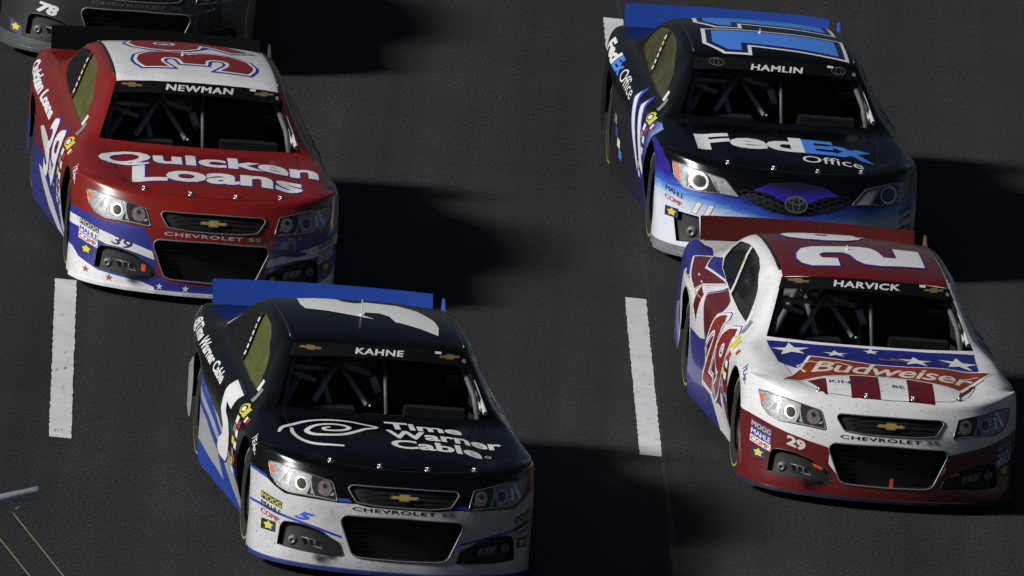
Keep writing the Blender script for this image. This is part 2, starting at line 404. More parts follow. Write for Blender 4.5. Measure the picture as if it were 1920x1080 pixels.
# ------------------------------------------------------------------ cutting panels and openings out of the shell
PROJ = {'front': (0, 2, 1), 'top': (0, 1, 2), 'side': (1, 2, 0)}
def inside(px, py, P):
    c = False; n = len(P); j = n-1
    for i in range(n):
        xi, yi = P[i]; xj, yj = P[j]
        if (yi > py) != (yj > py) and px < (xj-xi)*(py-yi)/(yj-yi)+xi: c = not c
        j = i
    return c
def cut(bm, mode, P, flt):
    a, b, _ = PROJ[mode]; xs = [p[0] for p in P]; ys = [p[1] for p in P]
    x0, x1, y0, y1 = min(xs), max(xs), min(ys), max(ys)
    n = len(P)
    def near():
        fs = []
        for f in bm.faces:
            if not flt(f.calc_center_median()): continue
            fa = [v.co[a] for v in f.verts]; fb = [v.co[b] for v in f.verts]
            if max(fa) >= x0 and min(fa) <= x1 and max(fb) >= y0 and min(fb) <= y1: fs.append(f)
        return fs
    fs = near()
    for i in range(n):
        p, q = P[i], P[(i+1) % n]; dx, dy = q[0]-p[0], q[1]-p[1]
        if abs(dx)+abs(dy) < 1e-6: continue
        # only faces close to this edge
        ex0, ex1, ey0, ey1 = min(p[0], q[0])-.001, max(p[0], q[0])+.001, min(p[1], q[1])-.001, max(p[1], q[1])+.001
        sel = []
        for f in fs:
            fa = [v.co[a] for v in f.verts]; fb = [v.co[b] for v in f.verts]
            if max(fa) >= ex0 and min(fa) <= ex1 and max(fb) >= ey0 and min(fb) <= ey1: sel.append(f)
        if not sel: continue
        co = [0, 0, 0]; co[a] = p[0]; co[b] = p[1]; no = [0, 0, 0]; no[a] = dy; no[b] = -dx
        g = set(sel)
        for f in sel: g.update(f.edges); g.update(f.verts)
        bmesh.ops.bisect_plane(bm, geom=list(g), plane_co=co, plane_no=no, dist=2e-5)
        fs = near()
    return [f for f in fs if f.is_valid and flt(f.calc_center_median()) and inside(f.calc_center_median()[a], f.calc_center_median()[b], P)]
def mirror(P): return [(-x, y) for x, y in P][::-1]

HL_SS = [(-.903,.711),(-.845,.716),(-.73,.702),(-.603,.679),(-.493,.658),(-.473,.598),(-.456,.534),(-.58,.545),(-.67,.547),(-.774,.547),(-.843,.570),(-.885,.622)]
HL_CAM = [(-.897,.725),(-.84,.722),(-.665,.697),(-.53,.672),(-.424,.560),(-.50,.565),(-.584,.568),(-.706,.556),(-.816,.564),(-.88,.624)]
DUCT_SS = [(-.812,.318),(-.79,.345),(-.74,.352),(-.655,.349),(-.545,.32),(-.487,.286),(-.42,.255),(-.389,.175),(-.40,.168),(-.523,.168),(-.678,.172),(-.825,.183)]
DUCT_CAM = [(-.879,.387),(-.70,.375),(-.676,.187),(-.843,.165)]
UG_SS = [(-.33,.545),(-.386,.625),(-.38,.645),(-.35,.652),(0,.655),(.35,.652),(.38,.645),(.386,.625),(.33,.545),(.2,.533),(0,.530),(-.2,.533)]
LG_SS = [(-.425,.40),(-.42,.435),(-.395,.452),(0,.462),(.395,.452),(.42,.435),(.425,.40),(.34,.20),(.315,.178),(.27,.170),(0,.165),(-.27,.170),(-.315,.178),(-.34,.20)]
UG_CAM = [(-.425,.597),(-.36,.612),(-.25,.60),(-.11,.556),(0,.545),(.11,.556),(.25,.60),(.36,.612),(.425,.585),(.279,.523),(.115,.478),(0,.466),(-.066,.470),(-.188,.487),(-.309,.526)]
LG_CAM = [(-.62,.40),(0,.41),(.62,.40),(.60,.18),(.4,.14),(-.4,.14),(-.60,.18)]
WIN = [(-.0,0)]
WIN_Y = [(3.015,1.268),(2.772,1.281),(2.494,1.272),(2.302,1.236),(2.115,1.144),(1.961,1.021),(1.882,.960),(1.84,.925),(2.205,.930),(2.672,.950),(3.079,.978),(3.393,1.005),(3.50,1.055),(3.46,1.145),(3.30,1.228)]

def loop_of(faces):
    """ordered boundary loops of a face set"""
    S = set(faces); E = [e for f in faces for e in f.edges if sum(1 for g in e.link_faces if g in S) == 1]
    E = list(dict.fromkeys(E)); adj = {}
    for e in E:
        for v in e.verts: adj.setdefault(v, []).append(e)
    loops = []; used = set()
    for e in E:
        if e in used: continue
        v0 = e.verts[0]; v = e.verts[1]; used.add(e); lp = [v0, v]
        while v is not v0:
            nx = [g for g in adj[v] if g not in used]
            if not nx: break
            used.add(nx[0]); v = nx[0].other_vert(v)
            if v is not v0: lp.append(v)
        loops.append([w.co.copy() for w in lp])
    return loops
def resample(lp, step=.02):
    pts = lp+[lp[0]]; out = []; acc = 0; out.append(pts[0])
    for a, b in zip(pts, pts[1:]):
        d = (b-a).length
        while acc+d >= step:
            t = (step-acc)/d; a = a.lerp(b, t); out.append(a.copy()); d = (b-a).length; acc = 0
        acc += d
    return out
def patch(name, bm, faces, surf, mats, parent, depth=0, dirv=(0, 1, 0), lift=0.0):
    """the cut-out faces as an object of their own; depth > 0 sinks them and walls the rim"""
    S = set(faces); vs = list(dict.fromkeys(v for f in faces for v in f.verts)); ix = {v: i for i, v in enumerate(vs)}
    nm = [surf.near(v.co)[1] for v in vs]; d = Vector(dirv)
    V = [v.co+d*depth+nm[i]*lift for i, v in enumerate(vs)]; F = [[ix[v] for v in f.verts] for f in faces]
    N = [tuple(n) for n in nm]
    if depth:
        for f in faces:
            for l in f.loops:
                e = l.edge
                if sum(1 for g in e.link_faces if g in S) == 1:
                    a, b = l.vert, l.link_loop_next.vert; k = len(V)
                    V += [a.co.copy(), b.co.copy(), b.co+d*depth, a.co+d*depth]; F.append([k, k+1, k+2, k+3])
                    c = Vector((0, 0, 0)); n = (b.co-a.co).cross(d).normalized(); N += [tuple(n)]*4
    o = mobj(name, V, F, mats, parent, True, None, N)
    return o

_base = {}
def base_bm(kind):
    """the cut shell, once per make; faces carry a part id"""
    if kind in _base: return _base[kind]
    surf = Surf(kind)
    bm = bmesh.new(); vs = [bm.verts.new(v) for v in surf.V]
    for f in surf.F:
        try: bm.faces.new([vs[i] for i in f])
        except ValueError: pass
    bmesh.ops.remove_doubles(bm, verts=bm.verts[:], dist=1e-6)
    bm.normal_update(); lay = bm.faces.layers.int.new('part')
    def mark(pid, mode, P, flt):
        for f in cut(bm, mode, P, flt): f[lay] = pid
    hl = HL_SS if kind == 'ss' else HL_CAM; du = DUCT_SS if kind == 'ss' else DUCT_CAM
    ug = UG_SS if kind == 'ss' else UG_CAM; lg = LG_SS if kind == 'ss' else LG_CAM
    nose = lambda c: c.y < .9 and c.z < .78
    mark(11, 'top', [(-.715,1.345),(-.4,1.285),(0,1.262),(.4,1.285),(.715,1.345),(.70,.95),(.655,.60),(.58,.37),(.45,.27),(.2,.205),(0,.195),(-.2,.205),(-.45,.27),(-.58,.37),(-.655,.60),(-.70,.95)], lambda c: c.y < 1.5 and c.z > .70)
    mark(1, 'front', [(-.602,1.262),(-.35,1.288),(-.18,1.294),(0,1.296),(.18,1.294),(.35,1.288),(.602,1.262),(.748,.921),(.4,.922),(0,.923),(-.4,.922),(-.748,.921)], lambda c: 1.2 < c.y < 2.1)
    mark(2, 'front', [(-.585,1.235),(0,1.27),(.585,1.235),(.72,1.0),(0,1.03),(-.72,1.0)], lambda c: 3.2 < c.y < 4.3 and c.z > .9)
    mark(3, 'side', WIN_Y, lambda c: c.x < -.55)
    mark(4, 'side', WIN_Y, lambda c: c.x > .55)
    mark(5, 'front', ug, nose); mark(6, 'front', lg, nose)
    mark(7, 'front', du, nose); mark(8, 'front', mirror(du), nose)
    mark(9, 'front', hl, nose); mark(10, 'front', mirror(hl), nose)
    _base[kind] = (surf, bm); return _base[kind]

# ------------------------------------------------------------------ wheels and cabin, built once and copied
_protos = {}
def make_wheel(parent, x, y, sgn):
    w = None
    if 'wheel' not in _protos:
        t = MB(); t.lathe([(.215,-.13),(.30,-.138),(.335,-.13),(.352,-.105),(.356,-.05),(.356,.05),(.352,.105),(.335,.13),(.30,.138),(.225,.132),(.205,.12)], 40, (0,0,0), (1,0,0))
        rm = MB(); rm.lathe([(.20,.125),(.215,.13),(.205,.10),(.19,.06),(.15,.05),(.10,.075),(.05,.08),(.0,.08)], 32, (0,0,0), (1,0,0))
        for k in range(5):
            a = 2*math.pi*k/5; rm.lathe([(.014,.075),(.014,.10),(.0,.10)], 6, (0, .075*math.cos(a), .075*math.sin(a)), (1,0,0))
        y_ = MB()
        for a0 in (20, 200):
            pr = []
            b0 = len(y_.v); n = 18
            for i in range(n+1):
                a = R(a0+130*i/n)
                for r_, h in ((.302, .1395), (.320, .1380)): y_.v.append((h, r_*math.cos(a), r_*math.sin(a)))
            for i in range(n): y_.f.append([b0+2*i, b0+2*i+1, b0+2*i+3, b0+2*i+2])
        _protos['wheel'] = (t, rm, y_)
        tm = mat('tyre_rubber', (.010, .010, .010), .75, noise=.3, nscale=40, bump=.3)
        rmm = mat('wheel_black', (.008, .008, .009), .5); ym = vinyl('tyre_yellow', (.38, .35, .06), .5)
        root = empty('wheel'); root.parent = parent
        a = t.build('tyre', tm, root, True); b = rm.build('rim', rmm, root, True); c = y_.build('tyre_stripe', ym, root)
        _protos['wheel_objs'] = (a, b, c)
        objs = (a, b, c)
    else:
        root = empty('wheel'); root.parent = parent; objs = []
        for q in _protos['wheel_objs']:
            c = q.copy(); COL.objects.link(c); c.parent = root; objs.append(c)
    root.location = (x, y, .356); root.rotation_euler = (0, 0, 0 if sgn > 0 else math.pi)
    return root
def make_cabin(root):
    """cage, seat, dash and floor seen through the windows"""
    first = 'cabin' not in _protos
    if first:
        dk = mat('cabin_black', (.008, .008, .009), .8); gy = mat('cage_grey', (.20, .205, .21), .5, noise=.4, nscale=15)
        lt = mat('cabin_aluminium', (.92, .92, .94), .38, .0, noise=.3, nscale=12)
        lst = []
        f = MB(); f.box((0, 2.45, .20), (1.84, 3.2, .02)); f.box((0, 3.75, .55), (1.5, .02, .70)); f.box((0, 1.05, .40), (1.3, .9, .44))
        lst.append(('floor_pan', f, dk))
        d = MB(); d.box((0, 1.62, .80), (1.62, .32, .10), Matrix.Rotation(R(-8), 3, 'X')); d.box((.40, 1.74, .86), (.42, .10, .10)); d.box((-.32, 1.70, .85), (.30, .14, .06))
        lst.append(('dashboard', d, dk))
        c = MB()
        for sx in (-1, 1):
            c.tube([(sx*.70, 1.50, .80), (sx*.66, 1.66, 1.02), (sx*.575, 1.99, 1.225), (sx*.56, 2.4, 1.27), (sx*.56, 2.85, 1.27), (sx*.62, 2.95, .9), (sx*.66, 3.0, .25)], .021)
            c.tube([(sx*.56, 2.85, 1.25), (sx*.62, 3.9, .85)], .019)
            for zz in (.42, .56, .70): c.tube([(sx*.82, 1.7, zz), (sx*.88, 2.3, zz), (sx*.80, 2.95, zz)], .019)
        c.tube([(-.575, 1.99, 1.23), (.575, 1.99, 1.23)], .02); c.tube([(-.56, 2.85, 1.26), (.56, 2.85, 1.26)], .02)
        c.tube([(-.62, 2.95, .88), (.62, 2.95, .88)], .02); c.tube([(0.05, 1.62, .86), (0.05, 1.97, 1.23)], .014)
        c.tube([(-.56, 2.85, 1.25), (.10, 2.95, .40)], .02)
        lst.append(('roll_cage', c, gy))
        b = MB(); b.tube([(-.60, 2.05, .82), (-.25, 2.86, 1.20)], .024); b.tube([(-.30, 2.0, .84), (-.34, 2.88, 1.12)], .02)
        b.tube([(-.58, 2.55, 1.02), (.0, 2.62, 1.00)], .022); b.box((-.36, 2.75, .99), (.40, .03, .08), Matrix.Rotation(R(6), 3, 'Y'))
        b.tube([(-.42, 1.92, .86), (-.20, 2.35, 1.10)], .022); b.tube([(-.05, 1.90, .86), (-.24, 2.36, 1.10)], .018)
        b.tube([(-.62, 2.1, 1.06), (-.22, 2.30, 1.02)], .020); b.tube([(-.20, 2.30, 1.06), (.02, 2.34, 1.0)], .026)
        b.box((-.50, 2.1, 1.0), (.22, .02, .035), Matrix.Rotation(R(16), 3, 'Y')); b.box((.02, 2.05, .98), (.05, .02, .12), Matrix.Rotation(R(-24), 3, 'Y'))
        lst.append(('cage_brace', b, lt))
        s = MB(); s.box((.38, 2.55, .42), (.46, .50, .12)); s.box((.38, 2.84, .75), (.46, .10, .66), Matrix.Rotation(R(-14), 3, 'X'))
        for sx in (-1, 1): s.box((.38+sx*.23, 2.66, .60), (.04, .42, .34)); s.box((.38+sx*.17, 2.72, 1.04), (.03, .26, .20))
        s.box((.38, 2.88, 1.08), (.34, .06, .22))
        lst.append(('racing_seat', s, mat('seat_dark', (.03, .03, .034), .6)))
        w = MB(); w.tube([(.38+.17*math.cos(a), 1.98+.05*math.sin(a), .87+.15*math.sin(a)) for a in [2*math.pi*k/20 for k in range(20)]], .014, closed=True)
        for a in (.2, 2.3, 4.5): w.tube([(.38, 2.0, .86), (.38+.17*math.cos(a), 1.98+.05*math.sin(a), .87+.15*math.sin(a))], .01)
        w.tube([(.38, 1.72, .80), (.38, 1.99, .865)], .016)
        lst.append(('steering_wheel', w, dk))
        x = MB()
        x.tube([(.735, 1.56, .93), (.655, 1.94, 1.17)], .017); x.tube([(.735, 1.56, .93), (.70, 1.96, .95)], .017); x.tube([(.70, 1.98, .95), (.655, 1.98, 1.17)], .012)
        x.tube([(.715, 1.82, .94), (.690, 1.85, 1.09)], .008)
        lst.append(('window_brace', x, mat('brace_white', (.8, .8, .77), .5)))
        g = MB(); g.box((-.06, 1.70, .90), (.009, .006, .009))
        lst.append(('dash_light', g, mat('dash_green', (.1, .6, .3), .4, emit=((.2, 1, .5), 1.2))))
        _protos['cabin'] = [mm_.build(nm_, mt_, root, nm_ in ('roll_cage', 'cage_brace', 'steering_wheel')) for nm_, mm_, mt_ in lst]
        return
    for q in _protos['cabin']:
        c = q.copy(); COL.objects.link(c); c.parent = root
def glass_mat(name, tint, alpha, rough=.04):
    if name in MATS: return MATS[name]
    mm = bpy.data.materials.new(name); mm.use_nodes = True; nt = mm.node_tree; nt.nodes.clear()
    o = nt.nodes.new('ShaderNodeOutputMaterial'); t = nt.nodes.new('ShaderNodeBsdfTransparent'); t.inputs[0].default_value = (.80, .82, .84, 1)
    b = nt.nodes.new('ShaderNodeBsdfPrincipled'); b.inputs['Base Color'].default_value = (*tint, 1); b.inputs['Roughness'].default_value = rough
    b.inputs['Coat Weight'].default_value = .5
    x = nt.nodes.new('ShaderNodeMixShader'); x.inputs[0].default_value = alpha
    nt.links.new(t.outputs[0], x.inputs[1]); nt.links.new(b.outputs[0], x.inputs[2]); nt.links.new(x.outputs[0], o.inputs[0])
    MATS[name] = mm; return mm

# ------------------------------------------------------------------ one stock car
W_ = lambda: vinyl('white', (.72, .72, .73)); K_ = lambda: vinyl('black', (.012, .012, .014))
Y_ = lambda: vinyl('yellow', (.62, .55, .04)); RD_ = lambda: vinyl('red', (.42, .03, .025)); BL_ = lambda: vinyl('blue', (.03, .05, .34))
GR_ = lambda: vinyl('grey', (.22, .22, .23)); OR_ = lambda: vinyl('orange', (.75, .09, .02)); GD_ = lambda: mat('gold_badge', (.55, .42, .08), .3, .4, noise=.3, nscale=60)
CH_ = lambda: mat('chrome_trim', (.55, .56, .58), .22, .85, noise=.3, nscale=50)

def stock_car(num, kind, pal, zones, spoiler, window, label):
    X, Y, yaw = POSES[num]
    root = empty('stock_car', (X, Y, 0), yaw)
    tag(root, label, 'race car', 'stock cars racing on the track')
    surf, bm0 = base_bm(kind); bm = bm0.copy(); lay = bm.faces.layers.int['part']
    mlist = [pal[0]]
    flts = {'front': lambda c: c.y < 1.12, 'left': lambda c: c.x < -.62, 'right': lambda c: c.x > .62, 'top': lambda c: c.z > .6, 'hood': lambda c: c.z > .6 and c.y < 1.6, 'roof': lambda c: c.z > .9 and c.y > 1.8}
    for mode, P, m in zones:
        pm = {'front': 'front', 'left': 'side', 'right': 'side', 'top': 'top', 'hood': 'top', 'roof': 'top'}[mode]
        if m not in mlist: mlist.append(m)
        for f in cut(bm, pm, P, flts[mode]): f.material_index = mlist.index(m)
    # split off the parts
    groups = {}
    for f in bm.faces: groups.setdefault(f[lay], []).append(f)
    def as_obj(name, faces):
        vs = list(dict.fromkeys(v for f in faces for v in f.verts)); ix = {v: i for i, v in enumerate(vs)}
        N = [tuple(surf.near(v.co)[1]) for v in vs]
        return mobj(name, [v.co for v in vs], [[ix[v] for v in f.verts] for f in faces], mlist, root, True, [f.material_index for f in faces], N)
    body = as_obj('body', groups[0]); hood = as_obj('hood', groups[11])
    gm = glass_mat('windshield_clear', (.004, .004, .005), .07)
    patch('windshield', bm, groups[1], surf, gm, root)
    patch('rear_window', bm, groups[2], surf, glass_mat('dark_glass', (.01, .01, .012), .8), root)
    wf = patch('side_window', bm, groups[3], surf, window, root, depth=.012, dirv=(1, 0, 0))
    patch('side_window', bm, groups[4], surf, glass_mat('dark_glass', (.01, .01, .012), .8), root, depth=.012, dirv=(-1, 0, 0))
    blk = mat('grille_black', (.006, .006, .007), .5)
    trimm = mat('trim_grey', (.20, .20, .21), .35, .3, noise=.3, nscale=40)
    def trim(parent, faces, r=.006, m=None):
        t = MB()
        for lp in loop_of(faces):
            if len(lp) < 6: continue
            q = resample(lp, .025); q = [p+surf.near(p)[1]*.002 for p in q]
            if (q[0]-q[-1]).length < .012: q.pop()
            t.tube(q, r, 6, True)
        t.build('trim', m or trimm, parent, True)
    ug = patch('upper_grille', bm, groups[5], surf, blk, root, depth=.02)
    lg = patch('lower_grille', bm, groups[6], surf, blk, root, depth=.09)
    # fine horizontal bars inside the openings
    for par, z0, z1, hw, dy, n in ((lg, .19, .44, .40, .055, 9),) + (((ug, .555, .64, .36, .012, 4),) if kind == 'ss' else ()):
        g = MB()
        for k in range(n):
            z = z0+(z1-z0)*k/(n-1); w = hw*(.82+.18*(z-z0)/(z1-z0)) if kind == 'ss' else hw
            pts = []
            for i in range(13):
                x = -w*.93+2*w*.93*i/12; pts.append((x, fascia_y(x, z, kind)+dy, z))
            g.tube(pts, .003, 4)
        g.build('mesh_bar', mat('grille_bar', (.007, .007, .008), .6, spec=.2), par)['kind'] = 'stuff'
    trim(lg, groups[6], .0065 if kind == 'ss' else .004); trim(ug, groups[5], .006 if kind == 'ss' else .002, None if kind == 'ss' else blk)
    D = Decal(surf, root)
    hlm = mat('headlight_print', (.40, .41, .43), .42, .1, coat=.1, noise=.85, nscale=24)
    for pid, sg in ((9, 1), (10, -1)):
        h = patch('headlight', bm, groups[pid], surf, hlm, root, lift=.001)
        trim(h, groups[pid], .0045, mat('lamp_rim', (.16, .16, .17), .3, .5))
        def fr(name, sh, m, lift=.004): D.front(name, xf(sh, sg, 1), m, lift=lift, parent=h, step=.04)
        if kind == 'ss':
            fr('lamp_dark_field', poly([(-.63,.682),(-.497,.652),(-.478,.598),(-.464,.543),(-.58,.553),(-.665,.556),(-.645,.60)]), mat('lamp_black', (.03,.03,.034), .2, .2, coat=.5), .003)  # dark inner field of the headlight print
            fr('lamp_ring', merge(stroke(arc(-.698, .618, .036, .040, 0, 345, 22), .009, True)), CH_(), .006)
            fr('lamp_lens', ellipse(-.698, .618, .030, .034), mat('lens_brown', (.10, .085, .07), .12, .5, coat=1, noise=.6, nscale=60), .005)
            fr('lamp_lens', ellipse(-.545, .610, .047, .050), mat('lens_pale', (.42, .35, .36), .15, .5, coat=1, noise=.75, nscale=45), .005)
            fr('lamp_bulb', ellipse(-.545, .624, .016, .016), mat('lamp_black', (.03,.03,.034), .2), .007)
            fr('lamp_divider', stroke([(-.655, .69), (-.638, .64), (-.632, .60), (-.612, .553)], .008), CH_(), .0055)
            fr('amber_marker', poly([(-.898,.690),(-.877,.692),(-.868,.648),(-.888,.645)]), OR_(), .005)
            for k in range(5):
                z = .60+.02*k
                fr('reflector_facet', poly([(-.850+.012*k, z), (-.832+.012*k, z-.003), (-.828+.012*k, z+.013), (-.846+.012*k, z+.016)]), mat('facet_white', (.8, .8, .82), .12, .4), .005)
            for k in range(3):
                z = .61+.028*k
                fr('reflector_facet', poly([(-.795+.004*k, z-.02), (-.775+.004*k, z-.022), (-.772+.004*k, z), (-.79+.004*k, z+.003)]), mat('facet_white', (.8, .8, .82), .12, .4), .005)
        else:
            fr('lamp_dark_field', poly([(-.80,.70),(-.665,.69),(-.60,.64),(-.565,.575),(-.706,.562),(-.80,.575)]), mat('lamp_black', (.03,.03,.034), .2), .003)  # dark field of the print around the lamp
            fr('lamp_ring', stroke(arc(-.715, .632, .060, .056, 0, 345, 26), .016, True), CH_(), .006)
            fr('lamp_lens', ellipse(-.715, .632, .042, .038), mat('lens_dark', (.05, .055, .06), .1, .5, coat=1), .005)
            fr('lamp_divider', stroke([(-.645, .69), (-.615, .64), (-.575, .58)], .012), CH_(), .0055)
            fr('amber_marker', poly([(-.892,.722),(-.862,.722),(-.846,.60),(-.868,.61)]), vinyl('amber_pale', (.60,.16,.06)), .005)
    for pid, sg in ((7, 1), (8, -1)):
        du = patch('brake_duct', bm, groups[pid], surf, blk, root, depth=.045)
        if kind == 'ss': trim(du, groups[pid], .0035, mat('duct_rim', (.05, .05, .055), .4))
        ym = (lambda x, z: fascia_y(x, z, kind)+.028)
        a = MB()
        cx, cz, rr = ((-.755, .262, .036) if kind == 'ss' else (-.765, .285, .045)); cx *= sg
        a.lathe([(rr, -.012), (rr, .0), (rr*.8, .002), (rr*.72, .012), (rr*.35, .014), (rr*.3, .004), (0, .004)][::-1], 20, (cx, ym(cx, cz)-.012, cz), (sg*-.5, -1, 0))
        a.build('fog_lamp', mat('fog_grey', (.20, .20, .21), .35, .3, noise=.4, nscale=60), du, True)
        if kind == 'ss':
            a = MB(); P = [(-.695,.287),(-.555,.262),(-.545,.214),(-.672,.238)]
            P = [(sg*x, z) for x, z in P]
            q = [Vector((x, ym(x, z)-.012, z)) for x, z in P]
            a.tube([q[0], q[1], q[2], q[3]], .006, 6, True)
            for t_ in (.33, .66): a.tube([q[0].lerp(q[1], t_), q[3].lerp(q[2], t_)], .004, 5)
            q2 = [p+Vector((0, .006, 0)) for p in q]; b0 = len(a.v); a.v += [tuple(p) for p in q2]; a.f.append([b0, b0+1, b0+2, b0+3] if sg > 0 else [b0+3, b0+2, b0+1, b0])
            a.build('running_lamp', mat('lamp_strip', (.24, .24, .25), .3, .3, noise=.5, nscale=70), du, True)
    bm.free()
    # arch lips, splitter, floor
    u = MB(); u.box((0, 2.45, .16), (1.6, 4.3, .06)); u.box((0, .62, .14), (1.5, .7, .05))
    u.build('underbody', mat('underbody_black', (.01, .01, .01), .8), root)
    s = MB(); pts = []
    xs = [-.985,-.97,-.93,-.86,-.76,-.6,-.4,-.2,0,.2,.4,.6,.76,.86,.93,.97,.985]
    fr_ = [(x, fascia_y(abs(x), .08, kind)-.03) for x in xs]; b0 = 0
    for x, y in fr_: s.v += [(x*1.0, y, .085), (x*1.0, y, .062), (x*.9, y+.14, .062), (x*.9, y+.14, .085)]
    for i in range(len(fr_)-1):
        a_ = 4*i; c_ = a_+4
        for k in range(4): s.f.append([a_+k, a_+(k+1) % 4, c_+(k+1) % 4, c_+k])
    s.build('splitter', spoiler[1], root)
    # tail
    sp = MB(); n = 13
    for i in range(n):
        x = -.79+1.58*i/(n-1); yb = 4.755+.03*(1-abs(x/.79)**2); yt = 4.845+.03*(1-abs(x/.79)**2); zt = 1.097+.012*(1-(x/.79)**2)
        sp.v += [(x, yb, .935), (x, yt, zt), (x, yt+.006, zt), (x, yb+.008, .935)]
    for i in range(n-1):
        a_ = 4*i; c_ = a_+4
        for k in range(4): sp.f.append([a_+k, a_+(k+1) % 4, c_+(k+1) % 4, c_+k])
    sp.f += [[0, 1, 2, 3], [4*n-1, 4*n-2, 4*n-3, 4*n-4]]
    so = sp.build('spoiler', spoiler[0], root)
    br = MB()
    for x in (-.5, 0, .5): br.tube([(x, 4.95, .93), (x, 4.88, 1.06)], .008, 6)
    br.build('brace', K_(), so)
    fn = MB(); F2 = [(4.38, .935), (4.63, 1.11), (4.70, 1.10), (4.73, .935)]
    for xx in (.838, .846): fn.v += [(xx, y, z) for y, z in F2]
    fn.f = [[0, 1, 2, 3][::-1], [4, 5, 6, 7]]+[[k, (k+1) % 4, 4+(k+1) % 4, 4+k] for k in range(4)]
    fn.build('deck_fin', spoiler[2], root)
    # small hardware
    for x, y in ((-.503, .31), (-.167, .235), (.167, .235), (.503, .31)):
        loc, nn = surf.cast('top', x, y); hp = MB()
        hp.lathe([(.0, .022), (.006, .022), (.008, .012), (.010, .004), (.022, .003), (.024, .0)], 10, loc, nn)
        hp.tube([loc+nn*.016+Vector((-.018, 0, 0)), loc+nn*.018+Vector((.02, .006, 0))], .0035, 5)
        hp.build('hood_pin', CH_(), root, True)
    loc, nn = surf.cast('top', -.06, 2.50); an = MB(); an.tube([loc, loc+Vector((0, .01, .11 if num == '5' else .035))], .004, 6); an.lathe([(.016, 0), (.012, .012), (0, .014)], 10, loc, (0, 0, 1)); an.build('antenna', W_(), root)
    for sg in (-1, 1):
        rr = []
        for k in range(14):
            y = 2.0+1.25*k/13; l_, n_ = surf.cast('top', sg*.612, y); rr.append(l_+n_*.002)
        t = MB(); t.tube(rr, .010, 6); t.build('roof_rail', K_(), root, True)
    # window brace with stickers on the picture-left window, and wheel houses
    D.side('window_strut', poly([(2.905,1.272),(2.845,1.272),(2.70,.953),(2.77,.953)]), pal[3], lift=.004)
    for k in range(6):
        t0 = .10+.14*k; ya = 2.875-.14*t0; a = lambda t: (2.875-.14*t, 1.268-.315*t)
        (y0, z0), (y1, z1) = a(t0), a(t0+.09)
        D.side('strut_sticker', poly([(y0+.022, z0), (y0-.022, z0), (y1-.022, z1), (y1+.022, z1)]), (W_(), Y_(), W_(), W_(), GR_(), W_())[k] if k != 4 else W_(), lift=.006)
    for (y, z, h, m) in ((1.80, .965, .035, W_()), (1.70, .915, .045, GR_())):
        D.side('pillar_sticker', poly([(y+.05, z-h), (y-.03, z-h), (y-.01, z+h), (y+.06, z+h)]), m, lift=.0035)
    for sg in (-1, 1):
        for yc in (1.05, 3.845):
            a = MB(); a.lathe([(.397, .235), (.397, .0), (.0, .0)], 22, (sg*.68, yc, .36), (sg, 0, 0), 0, 2*math.pi)
            a.build('wheel_house', mat('underbody_black', (.01, .01, .01), .8), root)
            make_wheel(root, sg*(.812 if yc < 2 else .795), yc, sg)
    make_cabin(root)
    # hood shut line
    HS = [(-.715,1.345),(-.70,.95),(-.655,.60),(-.58,.37),(-.45,.27),(-.2,.205),(0,.195),(.2,.205),(.45,.27),(.58,.37),(.655,.60),(.70,.95),(.715,1.345)]
    D.top('shut_line', stroke(HS, .005), K_(), lift=.0012, parent=hood)
    return root, surf, D, hood, body, ug

